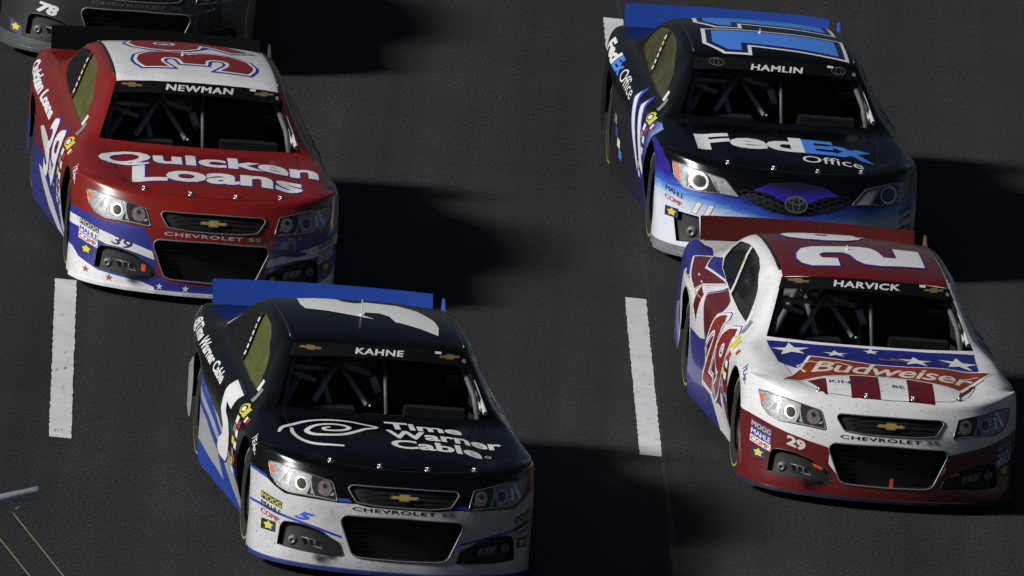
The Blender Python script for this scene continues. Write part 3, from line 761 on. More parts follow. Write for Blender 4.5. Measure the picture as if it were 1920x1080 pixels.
# ------------------------------------------------------------------ shared print
BANNER = [(-.605,1.262),(-.35,1.288),(-.18,1.295),(0,1.297),(.18,1.295),(.35,1.288),(.605,1.262),(.635,1.195),(.3,1.222),(0,1.228),(-.3,1.222),(-.635,1.195)]
def common(D, root, ug, num, name, name_x, kind, chev, goody, stickers=True, side=True):
    D.front('windshield_banner', poly(BANNER), mat('banner_black', (.003,.003,.0035), .6, spec=.15), lift=.002)
    x0, z0, x1, z1, h = name_x
    D.tfront('driver_name', name, x0, z0, x1, z1, h, vinyl('name_white', (.62, .62, .64)), bold=.03, shear=.14, lift=.004, space=1.1)
    if kind == 'ss':
        for x in (-.49, .49):
            D.front('bowtie_sticker', xf(bowtie(), .075, .021, x, 1.253), vinyl('dull_gold', (.16, .13, .04)), lift=.004)
    else:
        for x in (-.46, .47):
            D.front('oval_sticker', merge(stroke(arc(x, 1.252, .055, .022, 0, 345), .006, True), stroke(arc(x, 1.252, .02, .020, 0, 345), .005, True)), vinyl('dull_grey', (.07, .07, .075)), lift=.004)
    D.front('banner_sticker', poly([(.385,1.268),(.43,1.266),(.43,1.278),(.385,1.280)]), W_(), lift=.005)
    D.front('banner_sticker', poly([(.575,1.225),(.60,1.218),(.605,1.238),(.58,1.243)]), GR_(), lift=.005)
    if kind == 'ss':
        D.tfront('nose_lettering', 'CHEVROLET SS', -.355, .489, .355, .489, .026, chev, bold=.018, space=1.12)
        D.front('emblem_edge', xf(bowtie(.14), .090, .030, 0, .597), CH_(), lift=.003, parent=ug)
        D.front('emblem', xf(bowtie(), .090, .030, 0, .597), GD_(), lift=.006, parent=ug)
    if stickers:
        for sg in (-1, 1):
            xa, xb = (-.935, -.812) if sg < 0 else (.812, .935)
            za, zb = (.457, .420) if sg < 0 else (.420, .457)
            def lab(row, txt, bgm, fg, h=.040, bold=.05, hh=1):
                o = -.052*row; P = [(xa, za+o), (xb, zb+o), (xb, zb+o+.046*hh), (xa, za+o+.046*hh)]
                if bgm: D.front('sticker', poly(P), bgm, lift=.0035)
                if txt: D.tfront('sticker_lettering', txt, xa+.004, za+o+.005, xb-.004, zb+o+.005, .034, fg, bold=.018, lift=.005)
            if kind == 'ss':
                lab(0, 'MOOG', BL_() if num != '5' else K_(), Y_())
                lab(1, 'MAHLE', None if num == '5' else (W_() if num == '39' else BL_()), K_() if num == '5' else (BL_() if num == '39' else W_()))
                lab(2, 'COMP.', None if num == '5' else W_(), RD_())
                cz = (za+zb)/2-.150
            else:
                lab(-1, 'MAHLE', None, vinyl('navy', (.03, .03, .16))); lab(.2, 'COMP.', None, RD_()); cz = (za+zb)/2-.075
            cx = (xa+xb)/2+.01*sg
            D.front('sticker', poly([(cx-.042, cz-.035), (cx+.042, cz-.035), (cx+.042, cz+.035), (cx-.042, cz+.035)]), vinyl('navy', (.02, .02, .09)) if num != '5' else K_(), lift=.0035)
            D.front('sticker_print', merge(xf(star(0, 0, .030, 0, .6), 1, 1, cx, cz)), Y_(), lift=.005)
    if goody:
        for sgn in (-1, 1):
            D.tside('tyre_maker_lettering', 'YEAR', .93 if sgn < 0 else .68, .772 if sgn < 0 else .69, .68 if sgn < 0 else .93, .69 if sgn < 0 else .772, .05, goody, sgn=sgn, bold=.01, d=(-sgn, 0, -.45))
    if side:
        def st(y, z, w, h, m, tilt=0, **k): D.side('sponsor_sticker', poly([(y-w/2, z-h/2-tilt), (y+w/2, z-h/2+tilt), (y+w/2, z+h/2+tilt), (y-w/2, z+h/2-tilt)]), m, lift=.0035, **k)
        D.side('series_badge', stroke(arc(1.66, .822, .080, .030, 0, 345), .012, True), Y_(), lift=.004)
        D.side('series_badge', ellipse(1.66, .822, .045, .016), W_(), lift=.004)
        D.side('series_badge', poly([(1.50, .79), (1.60, .785), (1.60, .845), (1.50, .85)]), Y_(), lift=.004)
        cols = [(1.66, .745, W_()), (1.53, .735, RD_()), (1.67, .685, GR_()), (1.545, .67, W_()), (1.66, .60, Y_()), (1.55, .585, W_()), (1.64, .52, GR_()), (1.66, .455, Y_() if num != '29' else BL_()), (1.56, .49, RD_()), (1.67, .39, W_()), (1.57, .40, BL_()), (1.42, .795, W_()), (1.34, .80, RD_())]
        for y, z, m in cols: st(y, z, .10 if z < .78 else .06, .050 if z < .78 else .035, m)
def door_number(D, txt, y0, y1, z0, z1, m, outs, bold=.06, shear=.25):
    for sg in (-1, 1):
        ya, yb = (y0, y1) if sg < 0 else (y1, y0)
        n = len(outs)
        for i, (o, om) in enumerate(outs):
            D.put('door_number_edge', norm(text2d(txt, bold+o, shear), text2d(txt, bold, shear)), (sg*.95, ya, z0), (0, yb-ya, 0), (0, 0, z1-z0), (-sg, 0, 0), om, lift=.002+.0015*i)
        D.put('door_number', norm(text2d(txt, bold, shear)), (sg*.95, ya, z0), (0, yb-ya, 0), (0, 0, z1-z0), (-sg, 0, 0), m, lift=.0065)
def roof_number(D, txt, xl, xr, y0, y1, m, outs, bold=.06, name='roof_number'):
    """digits stand with their tops towards the picture-left side, reading from front to rear"""
    ref = text2d(txt, bold)
    for i, (o, om) in enumerate(outs):
        D.put(name+'_edge', norm(text2d(txt, bold+o), ref), (xr, y0, 0), (0, y1-y0, 0), (xl-xr, 0, 0), (0, 0, -1), om, lift=.002+.0015*i)
    D.put(name, norm(ref), (xr, y0, 0), (0, y1-y0, 0), (xl-xr, 0, 0), (0, 0, -1), m, lift=.0065)
def sym(P): return P+mirror(P)

def WUP(D):
    D.side('window_upper_panel', poly([(2.87,1.272),(3.02,1.272),(3.30,1.229),(3.462,1.145),(3.502,1.055),(3.393,1.004),(3.079,.977),(2.78,.955)]), mat('window_shade', (.006, .006, .007), .4, spec=.25), lift=.0015)
# ================================================================== number 5, black over silver
def car5():
    k = paint('black', (.002, .002, .0025), .20, .0, 0); sv = paint('silver', (.56, .56, .58), .30, .7, .30); bl = paint('mid_blue', (.015, .055, .36), .35, .3)
    lower = [(-.999,.615),(-.97,.612),(-.909,.596),(-.86,.56),(-.80,.53),(-.67,.532),(-.58,.532),(-.45,.528),(-.33,.533),(-.25,.520),(0,.518)]
    Z = [('front', lower[:-1]+[(0,.518)]+mirror(lower[:-1])+[(.999,.04),(-.999,.04)], sv)]
    top_ = [(-.999,.635),(-.97,.632),(-.915,.618),(-.905,.595),(-.97,.612),(-.999,.615)]
    Z += [('front', P, bl) for P in (top_, mirror(top_))]
    ml = [(-.999,.425),(-.93,.418),(-.83,.395),(-.70,.372),(-.55,.340),(-.41,.305),(-.41,.288),(-.55,.322),(-.70,.355),(-.83,.376),(-.93,.400),(-.999,.408)]
    Z += [('front', P, bl) for P in (ml, mirror(ml))]
    gr = [(-.455,.560),(-.38,.562),(-.36,.540),(-.45,.536)]
    Z += [('front', P, bl) for P in (gr, mirror(gr))]
    Z += [('front', [(-1.1,.088),(1.1,.088),(1.1,.03),(-1.1,.03)], bl)]
    for m in ('left', 'right'):
        Z += [(m, [(4.2,.66),(3.25,.64),(2.42,.60),(1.9,.50),(1.50,.30),(1.45,.20),(1.45,.04),(4.7,.04),(4.7,.5)], sv),
              (m, [(3.6,.70),(3.24,.66),(2.6,.60),(2.2,.52),(2.2,.46),(2.6,.53),(3.24,.58),(3.6,.61)], bl),
              (m, [(3.6,.53),(2.9,.50),(2.3,.42),(1.75,.20),(1.45,.10),(1.45,.04),(4.2,.04),(4.2,.2),(3.2,.24),(2.5,.22),(2.2,.20),(2.4,.36),(3.0,.45),(3.6,.48)], bl),
              (m, [(.64,.55),(.64,.05),(.99,.05),(.99,.55)], sv)]
    window = mat('window_olive', (.10, .11, .026), .35, coat=.3, noise=.55, nscale=10)  # olive, taken for a grass reflection, is put into the pane colour
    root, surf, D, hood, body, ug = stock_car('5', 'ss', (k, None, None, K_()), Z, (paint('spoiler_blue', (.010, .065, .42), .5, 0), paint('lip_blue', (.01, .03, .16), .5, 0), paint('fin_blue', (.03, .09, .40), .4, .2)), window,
        'black stock car with silver nose and a swirl logo on its hood, number 5')
    common(D, root, ug, '5', 'KAHNE', (-.185, 1.243, .160, 1.243, .034), 'ss', K_(), W_())
    WUP(D)
    # roof 5
    five = [(.44,2.14),(.33,2.25),(.20,2.35),(.165,2.36),(.14,2.52),(.08,2.60),(-.02,2.60),(-.045,2.50),(.02,2.405),(-.15,2.50),(-.33,2.62),(-.43,2.68),(-.45,2.84),(-.43,3.16),(-.30,3.16),(-.16,3.12),(-.13,2.98),(-.06,2.93),(.02,2.96),(.02,3.02),(.25,2.96),(.38,2.80),(.46,2.55),(.47,2.35)]
    D.top('roof_number', poly(five), W_(), lift=.004)
    # door 5
    f2 = [(1.93,.862),(2.38,.877),(2.415,.80),(2.37,.68),(2.18,.60),(2.17,.54),(2.34,.47),(2.40,.405),(2.33,.36),(2.05,.365),(1.92,.43),(1.87,.52),(1.88,.60),(2.00,.67),(2.16,.70),(2.22,.755),(2.00,.745)]
    for sg in (-1, 1):
        D.side('door_number_edge', xf(poly([(2.15+(y-2.15)*1.05, .62+(z-.62)*1.05) for y, z in f2])), K_(), sgn=sg, lift=.003)
        D.side('door_number', poly(f2), W_(), sgn=sg, lift=.0045)
    D.tside('quarter_sponsor', '@Time Warner Cable', 4.56, .80, 2.66, .735, .135, W_(), bold=.03, d=(1, 0, -.55))
    # hood: swirl and words
    o = []
    sw = [(-.80,.86),(-.77,.95),(-.70,1.03),(-.60,1.10),(-.48,1.14),(-.36,1.145),(-.26,1.12),(-.20,1.08),(-.10,1.015),(-.19,.95),(-.26,.88),(-.36,.80),(-.46,.79),(-.56,.83),(-.60,.90),(-.57,.97),(-.50,1.02),(-.40,1.035),(-.33,1.01),(-.30,.96),(-.33,.91),(-.40,.885),(-.47,.90),(-.48,.94),(-.43,.965)]
    w = [.018,.03,.035,.035,.035,.032,.03,.03,.03,.032,.035,.04,.04,.04,.038,.036,.036,.036,.036,.034,.034,.032,.03,.028,.018]
    def smooth(P, w):
        Q = np.array([(x, y, ww) for (x, y), ww in zip(P, w)])[:, None, :]; Q = catmull(Q, 4)[:, 0, :]
        return [(a[0], a[1]) for a in Q], [a[2] for a in Q]
    P_, w_ = smooth(sw, w); D.top('hood_logo', stroke(P_, w_), W_(), lift=.003)
    P_, w_ = smooth([(-.70,.97),(-.70,.85),(-.66,.74),(-.58,.65),(-.48,.59),(-.38,.56)], [.02,.034,.036,.036,.034,.03]); D.top('hood_logo', stroke(P_, w_), W_(), lift=.003)
    for t, x0, x1, y in (('Time', -.03, .50, 1.02), ('Warner', -.045, .76, .81), ('Cable', -.04, .59, .595)):
        D.ttop('hood_lettering', t, x0, y-.015, x1, y-.015-.025, .18, W_(), bold=.03)
    D.top('hood_lettering', stroke(arc(.635, .62, .02, .02, 0, 345, 10), .006, True), W_(), lift=.003)
    D.tfront('nose_number', '5', -.735, .385, -.60, .365, .060, vinyl('blue_bright', (.02, .09, .6)), bold=.05, shear=.5)
    D.front('duct_tape', poly([(-.44,.262),(-.40,.252),(-.40,.262),(-.44,.272)]), vinyl('lime', (.35, .6, .04)), lift=.004)
    D.front('duct_tape', poly([(.44,.272),(.40,.262),(.40,.252),(.44,.262)]), vinyl('lime', (.35, .6, .04)), lift=.004)
    return root

# ================================================================== number 39, red white and blue
def car39():
    rd = paint('red', (.215, .012, .008), .26, .5, .25); bl = paint('navy_blue', (.025, .035, .26), .32, .5); wh = paint('white', (.72, .72, .73), .32, .5, .18)
    blu = [(-.999,.555),(-.93,.55),(-.88,.552),(-.80,.53),(-.67,.532),(-.50,.523),(-.44,.44),(-.415,.35),(-.38,.20),(-.30,.150),(0,.140)]
    Z = [('front', blu+mirror(blu[:-1])+[(1.1,.04),(-1.1,.04)], bl)]
    bd = [(-.999,.500),(-.90,.490),(-.835,.462),(-.70,.430),(-.55,.395),(-.43,.360),(-.41,.300),(-.52,.330),(-.66,.358),(-.76,.362),(-.83,.385),(-.90,.425),(-.999,.430)]
    Z += [('front', P, wh) for P in (bd, mirror(bd))]
    cn = [(-1.05,.28),(-.97,.275),(-.93,.22),(-.80,.165),(-.66,.150),(-.50,.135),(-.40,.105),(-.38,.04),(-1.05,.04)]
    Z += [('front', P, wh) for P in (cn, mirror(cn))]
    Z += [('roof', [(-.60,1.90),(0,1.83),(.60,1.90),(.60,2.6),(.605,3.36),(0,3.42),(-.605,3.36),(-.60,2.6)], wh)]
    for m in ('left', 'right'):
        Z += [(m, [(4.9,.50),(4.0,.50),(3.1,.50),(2.6,.52),(2.1,.62),(1.75,.62),(1.52,.56),(1.40,.50),(1.44,.04),(4.9,.04)], bl),
              (m, [(3.06,.66),(2.9,.70),(2.55,.68),(2.15,.56),(1.95,.42),(2.2,.44),(2.6,.56)], wh),
              (m, [(2.95,.40),(2.6,.42),(2.1,.30),(1.75,.16),(1.6,.12),(1.9,.12),(2.3,.19),(2.7,.32)], wh),
              (m, [(1.55,.55),(1.46,.50),(1.50,.30),(1.46,.20),(1.50,.12),(1.70,.18),(1.62,.38)], wh)]
    window = mat('window_olive', (.10, .11, .026), .35, coat=.3, noise=.55, nscale=10)  # same pane: the olive grass reflection is part of its base colour
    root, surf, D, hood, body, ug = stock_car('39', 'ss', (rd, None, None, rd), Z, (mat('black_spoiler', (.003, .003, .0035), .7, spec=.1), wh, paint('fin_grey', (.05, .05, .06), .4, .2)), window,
        'red stock car with white roof, black spoiler and blue and white nose, number 39')
    common(D, root, ug, '39', 'NEWMAN', (-.245, 1.243, .262, 1.243, .036), 'ss', vinyl('silver_letter', (.45, .42, .43)), W_())
    bl_ = vinyl('navy_edge', (.03, .03, .28))
    WUP(D)
    if 0: D.side('window_upper_panel', poly([(2.90,1.262),(3.02,1.262),(3.30,1.222),(3.49,1.142),(3.54,1.065),(3.39,1.012),(3.08,.985),(2.80,.975)]), mat('window_shade', (.012, .012, .014), .5), lift=.0015)
    dr = vinyl('deep_red', (.20, .012, .010))
    roof_number(D, '39', -.42, .46, 2.13, 3.24, dr, [(.042, bl_), (.022, W_())], .03)
    door_number(D, '39', 2.60, 1.80, .40, .85, W_(), [(.022, bl_)], .02, .2)
    D.tside('quarter_sponsor', 'Quicken Loans', 4.60, .80, 2.70, .735, .135, W_(), bold=.05, d=(1, 0, -.55), outline=(.02, bl_))
    D.ttop('hood_lettering', 'Quicken', -.80, .795, .83, .775, .345, W_(), bold=.034, lean=.02, outline=(.014, bl_, .008, -.006))
    D.ttop('hood_lettering', 'Loans', -.585, .435, .68, .46, .345, W_(), bold=.034, lean=.03, outline=(.014, bl_, .008, -.006))
    D.tfront('nose_number', '39', -.725, .378, -.575, .342, .068, vinyl('navy', (.02, .02, .09)), bold=.012, shear=.25)
    for x, z, r in ((-.88, .150, .026), (-.72, .128, .028), (-.36, .112, .026), (-.17, .112, .028), (.17, .112, .028), (.36, .112, .026), (.72, .128, .028)):
        D.front('nose_star', star(x, z, r), W_() if abs(x) < .5 else vinyl('faded_red', (.35, .05, .05)), lift=.004)
    D.front('duct_tape', poly([(-.50,.262),(-.47,.255),(-.47,.205),(-.50,.212)]), OR_(), lift=.004)
    D.front('nose_oval', ellipse(.62, .40, .10, .020), vinyl('navy_oval', (.04, .06, .20)), lift=.004)
    D.front('duct_tape', poly([(.45,.232),(.48,.240),(.48,.20),(.45,.195)]), OR_(), lift=.004)
    return root

# ================================================================== number 29, white and maroon
def car29():
    wh = paint('white29', (.74, .74, .75), .30, .6, .16); mr = paint('maroon', (.125, .009, .010), .26, .6, .2); bl = paint('deep_blue', (.018, .022, .20), .3, .5)
    up_ = [(-1.1,.548),(-.95,.538),(-.897,.528),(-.80,.500),(-.718,.477),(-.63,.458),(-.555,.441),(-.47,.424),(-.42,.412)]
    Z = [('front', up_+[(-.42,.30),(-.30,.17),(.30,.17),(.42,.30)]+mirror(up_)+[(1.1,.04),(-1.1,.04)], mr)]
    Z += [('roof', [(-.60,1.90),(0,1.83),(.60,1.90),(.60,2.6),(.605,3.36),(0,3.42),(-.605,3.36),(-.60,2.6)], mr)]
    Z += [('hood', [(-.752,1.36),(-.40,1.284),(0,1.26),(.40,1.284),(.752,1.36),(.735,.97),(.60,.66),(.3,.60),(0,.62),(-.3,.75),(-.60,.76),(-.725,.885)], bl)]
    for P in ([(-.565,.50),(-.43,.52),(-.445,.25),(-.46,.25)], [(-.255,.60),(-.045,.63),(-.07,.20),(-.28,.21)], [(.155,.60),(.34,.56),(.322,.205),(.13,.195)], [(.69,.70),(.60,.50),(.50,.30),(.515,.40),(.56,.56)]):
        Z += [('hood', P, mr)]
    for m in ('left', 'right'):
        Z += [(m, [(4.97,.2),(4.97,.92),(4.6,.93),(4.0,.965),(3.55,1.05),(3.40,1.00),(3.06,.975),(3.05,.95),(3.42,.86),(3.49,.80),(3.8,.83),(4.2,.80),(4.3,.58),(4.3,.04),(4.97,.04)], bl),
              (m, [(4.30,.895),(3.95,.965),(3.79,.915),(3.07,.968),(3.03,.955),(3.42,.87),(3.50,.815),(3.81,.845)], mr),
              (m, [(3.36,.72),(3.40,.86),(3.18,.84),(3.155,.65)], mr),
              (m, [(3.12,.855),(2.86,.955),(2.60,.925),(2.45,.86),(2.2,.80),(1.95,.74),(1.75,.62),(1.75,.30),(2.21,.30),(2.52,.346),(2.48,.59),(2.94,.776)], mr),
              (m, [(3.45,.55),(2.85,.586),(2.58,.633),(2.47,.357),(2.22,.276),(2.0,.15),(1.8,.04),(3.5,.04)], bl),
              (m, [(1.74,.744),(1.45,.70),(1.40,.5),(1.44,.2),(1.57,.284),(1.67,.51)], mr)]
    window = glass_mat('window_dark_clear', (.02, .022, .024), .75)
    root, surf, D, hood, body, ug = stock_car('29', 'ss', (wh, None, None, wh), Z, (paint('spoiler_red', (.085, .004, .003), .4, .2), paint('lip_dark', (.012, .010, .03), .5, 0), paint('fin_red', (.14, .04, .04), .4, .2)), window,
        'white and maroon stock car with stars on its hood, number 29')
    nv = vinyl('navy_edge', (.03, .03, .28)); mrv = vinyl('maroon_print', (.19, .012, .010))
    common(D, root, ug, '29', 'HARVICK', (-.245, 1.243, .240, 1.243, .036), 'ss', K_(), nv)
    two = [(-.174,2.58),(-.32,2.55),(-.40,2.49),(-.445,2.36),(-.462,2.22),(-.438,2.11),(-.371,2.05),(-.168,2.05),(-.165,2.235),(-.275,2.235),(-.290,2.32),(-.25,2.38),(-.102,2.405),(-.06,2.35),(-.03,2.21),(.02,2.13),(.137,2.11),(.466,2.20),(.480,2.69),(.287,2.65),(.28,2.35),(.185,2.345),(.161,2.50),(.12,2.60),(.03,2.625),(-.08,2.60)]
    def grow(P, d):
        n = len(P); A = sum(P[i][0]*P[(i+1) % n][1]-P[(i+1) % n][0]*P[i][1] for i in range(n)); s_ = -1 if A > 0 else 1; o_ = []
        for i in range(n):
            a, b, c = (np.array(P[j % n]) for j in (i-1, i, i+1)); u = (b-a)/np.linalg.norm(b-a); v = (c-b)/np.linalg.norm(c-b)
            k_ = np.array([-u[1], u[0]])+np.array([-v[1], v[0]]); k_ = k_/max(.5, np.linalg.norm(k_)); o_.append(tuple(b+k_*s_*d))
        return o_
    D.top('roof_number_edge', poly(grow(two, .018)), nv, lift=.003); D.top('roof_number', poly(two), W_(), lift=.006)
    roof_number(D, '9', -.47, .48, 2.80, 3.32, W_(), [(.022, nv)], .06)
    # door number: maroon digits edged white
    door_number(D, '29', 2.58, 1.66, .32, .87, mrv, [(.055, W_()), (.038, nv), (.028, W_())], .03, .2)
    # banner
    bn = [(-.745,.47),(-.66,.60),(-.56,.78),(-.48,.985),(-.30,.93),(-.05,.865),(.2,.86),(.45,.905),(.815,.965),(.70,.78),(.60,.62),(.527,.49),(.40,.53),(.2,.585),(0,.605),(-.2,.60),(-.40,.56),(-.58,.52),(-.66,.50)]
    bo = [(x*1.035+.002, .71+(y-.71)*1.11) for x, y in bn]
    D.top('hood_banner_edge', poly(bo), W_(), lift=.0025); D.top('hood_banner', poly(bn), vinyl('banner_red', (.22, .03, .012)), lift=.0035)
    sh = vinyl('script_white', (.66, .60, .52))
    D.s = None
    ref = text2d('Budweiser', .012, .35, .94)
    D.put('hood_lettering', norm(ref), (-.52, .645, 0), (1.17, -.06, 0), (.015, .235, 0), (0, 0, -1), sh, lift=.005)
    D.top('hood_lettering', stroke([(-.56,.66),(-.60,.80),(-.50,.88),(-.40,.80),(-.30,.86),(-.22,.80)], .018), sh, lift=.0052)
    D.top('hood_lettering', stroke([(.60,.60),(.66,.66),(.74,.80),(.70,.84),(.56,.72)], .012), sh, lift=.0052)
    D.top('hood_crown', poly([(.02,1.0),(.12,1.0),(.24,.99),(.25,1.04),(.18,1.02),(.13,1.08),(.08,1.02),(.01,1.05)]), vinyl('dull_gold', (.16, .13, .04)), lift=.004)
    for x, y, r in ((-.60,1.17,.145), (-.29,1.09,.095), (.28,1.03,.13), (.60,1.10,.15), (-.02,1.20,.06)):
        D.top('hood_star', xf(star(0, 0, 1), r, r*.95, x, y), W_(), lift=.004)
    for t, x0, x1, y in (('KIN', -.415, -.27, .43), ('G', -.235, -.195, .43), ('BE', .035, .12, .40), ('ER', .165, .24, .40)):
        D.ttop('hood_small_lettering', t, x0, y, x1, y-.015, .05, vinyl('navy', (.02, .02, .09)), bold=.0)
    D.tfront('nose_number', '29', -.712, .392, -.585, .360, .072, vinyl('cream', (.6, .57, .54)), bold=.045)
    # flank: sweeping white hook and red bow tie mark on the quarter
    D.side('flank_outline', stroke([(4.32,.895),(3.96,.968),(3.80,.918),(3.07,.972),(3.01,.957),(3.42,.865),(3.50,.808),(3.82,.838)], .013, True), wh, lift=.004)
    D.side('flank_outline', stroke([(2.55,.34),(2.50,.59),(2.95,.78),(3.13,.86),(2.87,.958)], .012), nv, lift=.004)
    ref = text2d('Budweiser', .02, .3)
    D.put('quarter_lettering', norm(ref), (-.95, 4.20, .79), (0, -.86, -.02), (-.065, 0, .08), (1, 0, -.55), sh, lift=.006)
    for y, z in ((3.72, .945), (3.50, .93), (3.30, .945)): D.put('quarter_star', star(0, 0, .05), (-.95, y, z-.05), (0, -1, 0), (-.4, 0, .5), (1, 0, -.7), W_(), lift=.0045)
    D.front('duct_tape', poly([(-.53,.292),(-.46,.268),(-.46,.250),(-.52,.27)]), OR_(), lift=.004)
    D.front('duct_tape', poly([(.53,.295),(.46,.28),(.46,.262),(.51,.27)]), OR_(), lift=.004)
    D.front('duct_tape', poly([(.02,.165),(.045,.165),(.045,.235),(.02,.235)]), OR_(), lift=.004)
    D.front('duct_tape', poly([(.355,.21),(.37,.215),(.395,.275),(.375,.27)]), OR_(), lift=.004)
    return root

# ================================================================== number 11, black over sky blue
def fade_mat(name, stops, axis=2, lo=.0, hi=1.0, wob=.05, rough=.3, stretch=(1, 1, 1)):
    if name in MATS: return MATS[name]
    mm = paint(name, (.5, .5, .5), rough, .5, 0); nt = mm.node_tree; b = nt.nodes['Principled BSDF']
    tc = nt.nodes.new('ShaderNodeTexCoord'); sx = nt.nodes.new('ShaderNodeSeparateXYZ'); nt.links.new(tc.outputs['Object'], sx.inputs[0])
    mp = nt.nodes.new('ShaderNodeMapping'); mp.inputs['Scale'].default_value = stretch; nt.links.new(tc.outputs['Object'], mp.inputs[0])
    n = nt.nodes.new('ShaderNodeTexNoise'); n.inputs['Scale'].default_value = 6; n.inputs['Detail'].default_value = 5; n.inputs['Roughness'].default_value = .7
    nt.links.new(mp.outputs[0], n.inputs['Vector'])
    ab = nt.nodes.new('ShaderNodeMath'); ab.operation = 'ABSOLUTE'; nt.links.new(sx.outputs[0], ab.inputs[0])
    k = nt.nodes.new('ShaderNodeMath'); k.operation = 'MULTIPLY_ADD'; nt.links.new(ab.outputs[0], k.inputs[0]); k.inputs[1].default_value = -.16
    nt.links.new(sx.outputs[axis], k.inputs[2])
    a = nt.nodes.new('ShaderNodeMath'); a.operation = 'MULTIPLY_ADD'; nt.links.new(n.outputs['Fac'], a.inputs[0]); a.inputs[1].default_value = wob; nt.links.new((k if axis == 2 else sx).outputs[0 if axis == 2 else axis], a.inputs[2])
    mr = nt.nodes.new('ShaderNodeMapRange'); mr.inputs[1].default_value = lo; mr.inputs[2].default_value = hi; nt.links.new(a.outputs[0], mr.inputs[0])
    cr_ = nt.nodes.new('ShaderNodeValToRGB'); el = cr_.color_ramp.elements
    el[0].position = stops[0][0]; el[0].color = (*stops[0][1], 1); el[1].position = stops[-1][0]; el[1].color = (*stops[-1][1], 1)
    for p_, c_ in stops[1:-1]: e_ = el.new(p_); e_.color = (*c_, 1)
    nt.links.new(mr.outputs[0], cr_.inputs[0]); nt.links.new(cr_.outputs[0], b.inputs['Base Color'])
    return mm
def car11():
    k = paint('black', (.002, .002, .0025), .20, .0, 0)
    fa = fade_mat('ice_fade', [(0, (.62, .66, .72)), (.35, (.50, .58, .70)), (.55, (.16, .34, .66)), (.72, (.03, .10, .50)), (1, (.02, .015, .22))], 2, .30, .53, .10, .3, (1.2, 1.2, 8))
    sd = fade_mat('violet_fade', [(0, (.02, .05, .35)), (.25, (.03, .02, .16)), (.5, (.012, .010, .05)), (1, (.010, .010, .012))], 1, 1.45, 2.9, .7, .28, (1, 3, 8))
    # everything below the black hood on the nose
    a = [(-1.1,.80),(-.965,.79),(-.945,.74),(-.915,.70),(-.898,.64),(-.816,.570),(-.70,.562),(-.584,.575),(-.43,.566),(-.34,.60),(-.20,.585),(-.10,.562),(0,.555)]
    Z = [('front', a+mirror(a[:-1])+[(1.1,.04),(-1.1,.04)], fa)]
    Z += [('front', [(-1.1,.135),(1.1,.135),(1.1,.03),(-1.1,.03)], paint('dirty_grey', (.20, .20, .22), .4, .2, .5))]
    for m in ('left', 'right'): Z += [(m, [(1.42,.84),(1.95,.83),(2.5,.82),(3.0,.80),(3.4,.78),(3.4,.04),(1.3,.04)], sd), (m, [(1.13,.84),(1.30,.855),(1.50,.83),(1.56,.72),(1.48,.55),(1.44,.3),(1.40,.3),(1.2,.72)], fade_mat('fender_fade', [(0, (.30, .48, .75)), (1, (.02, .03, .25))], 1, 1.1, 1.5, .1))]
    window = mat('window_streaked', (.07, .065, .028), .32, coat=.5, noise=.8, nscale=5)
    root, surf, D, hood, body, ug = stock_car('11', 'cam', (k, None, None, K_()), Z, (paint('spoiler_blue', (.010, .065, .42), .5, 0), paint('dirty_grey', (.20, .20, .22)), paint('fin_blue', (.03, .09, .40), .4, .2)), window,
        'black stock car with pale blue nose, blue spoiler and orange lamp corners, number 11')
    common(D, root, ug, '11', 'HAMLIN', (-.205, 1.226, .195, 1.226, .036), 'cam', None, None)
    sk = vinyl('sky_blue', (.06, .22, .72)); nv = vinyl('navy_night', (.012, .012, .06))
    one = [(.555,1.965),(-.191,1.905),(-.415,1.925),(-.54,2.13),(-.53,2.55),(-.40,2.62),(.573,2.53)]
    one = [(.565,1.965),(.575,2.53),(-.50,2.615),(-.535,2.16),(-.40,1.925),(-.185,1.90),(-.175,2.08)]
    def scale(P, s, oy=0):
        cx, cy = sum(p[0] for p in P)/len(P), sum(p[1] for p in P)/len(P); return [(cx+(x-cx)*s, cy+(y-cy)*(s-.06*(1-s)/abs(1-s+1e-9)*0)+oy) for x, y in P]
    def inset(P, d):
        out = []; n = len(P); A = sum(P[i][0]*P[(i+1) % n][1]-P[(i+1) % n][0]*P[i][1] for i in range(n))
        sg = 1 if A > 0 else -1
        for i in range(n):
            p0, p1, p2 = (np.array(P[j % n]) for j in (i-1, i, i+1))
            a_ = (p1-p0)/np.linalg.norm(p1-p0); b_ = (p2-p1)/np.linalg.norm(p2-p1)
            na = np.array([-a_[1], a_[0]])*sg; nb = np.array([-b_[1], b_[0]])*sg; m_ = na+nb; m_ /= max(.3, m_@na)
            out.append(tuple(p1+m_*d))
        return out
    for dy in (0, .74):
        P = [(x*(1 if dy == 0 else .97), y+dy) for x, y in one]
        D.top('roof_number_edge', poly(P), W_(), lift=.002); D.top('roof_number_edge', poly(inset(P, .030)), nv, lift=.004)
        D.top('roof_number', poly(inset(P, .075)), sk, lift=.006)
    for sg in (-1, 1):
        for dy in (0, -.34):      # two tall slanting digits
            a = [(2.44+dy, .845), (2.30+dy, .765), (2.02+dy, .60), (1.75+dy, .42)]
            D.side('door_number_edge', merge(stroke([(2.47+dy, .862)]+a[1:-1]+[(1.71+dy, .395)], [.10, .125, .125, .10])), vinyl('blue_edge', (.04, .08, .55)), sgn=sg, lift=.003)
            D.side('door_number', stroke(a, [.06, .085, .085, .07]), W_(), sgn=sg, lift=.0065)
    D.tside('quarter_sponsor', 'Fed', 4.52, .80, 3.78, .785, .135, W_(), bold=.05, d=(1, 0, -.55))
    D.tside('quarter_sponsor', 'Ex', 3.76, .785, 3.38, .775, .135, sk, bold=.05, d=(1, 0, -.55))
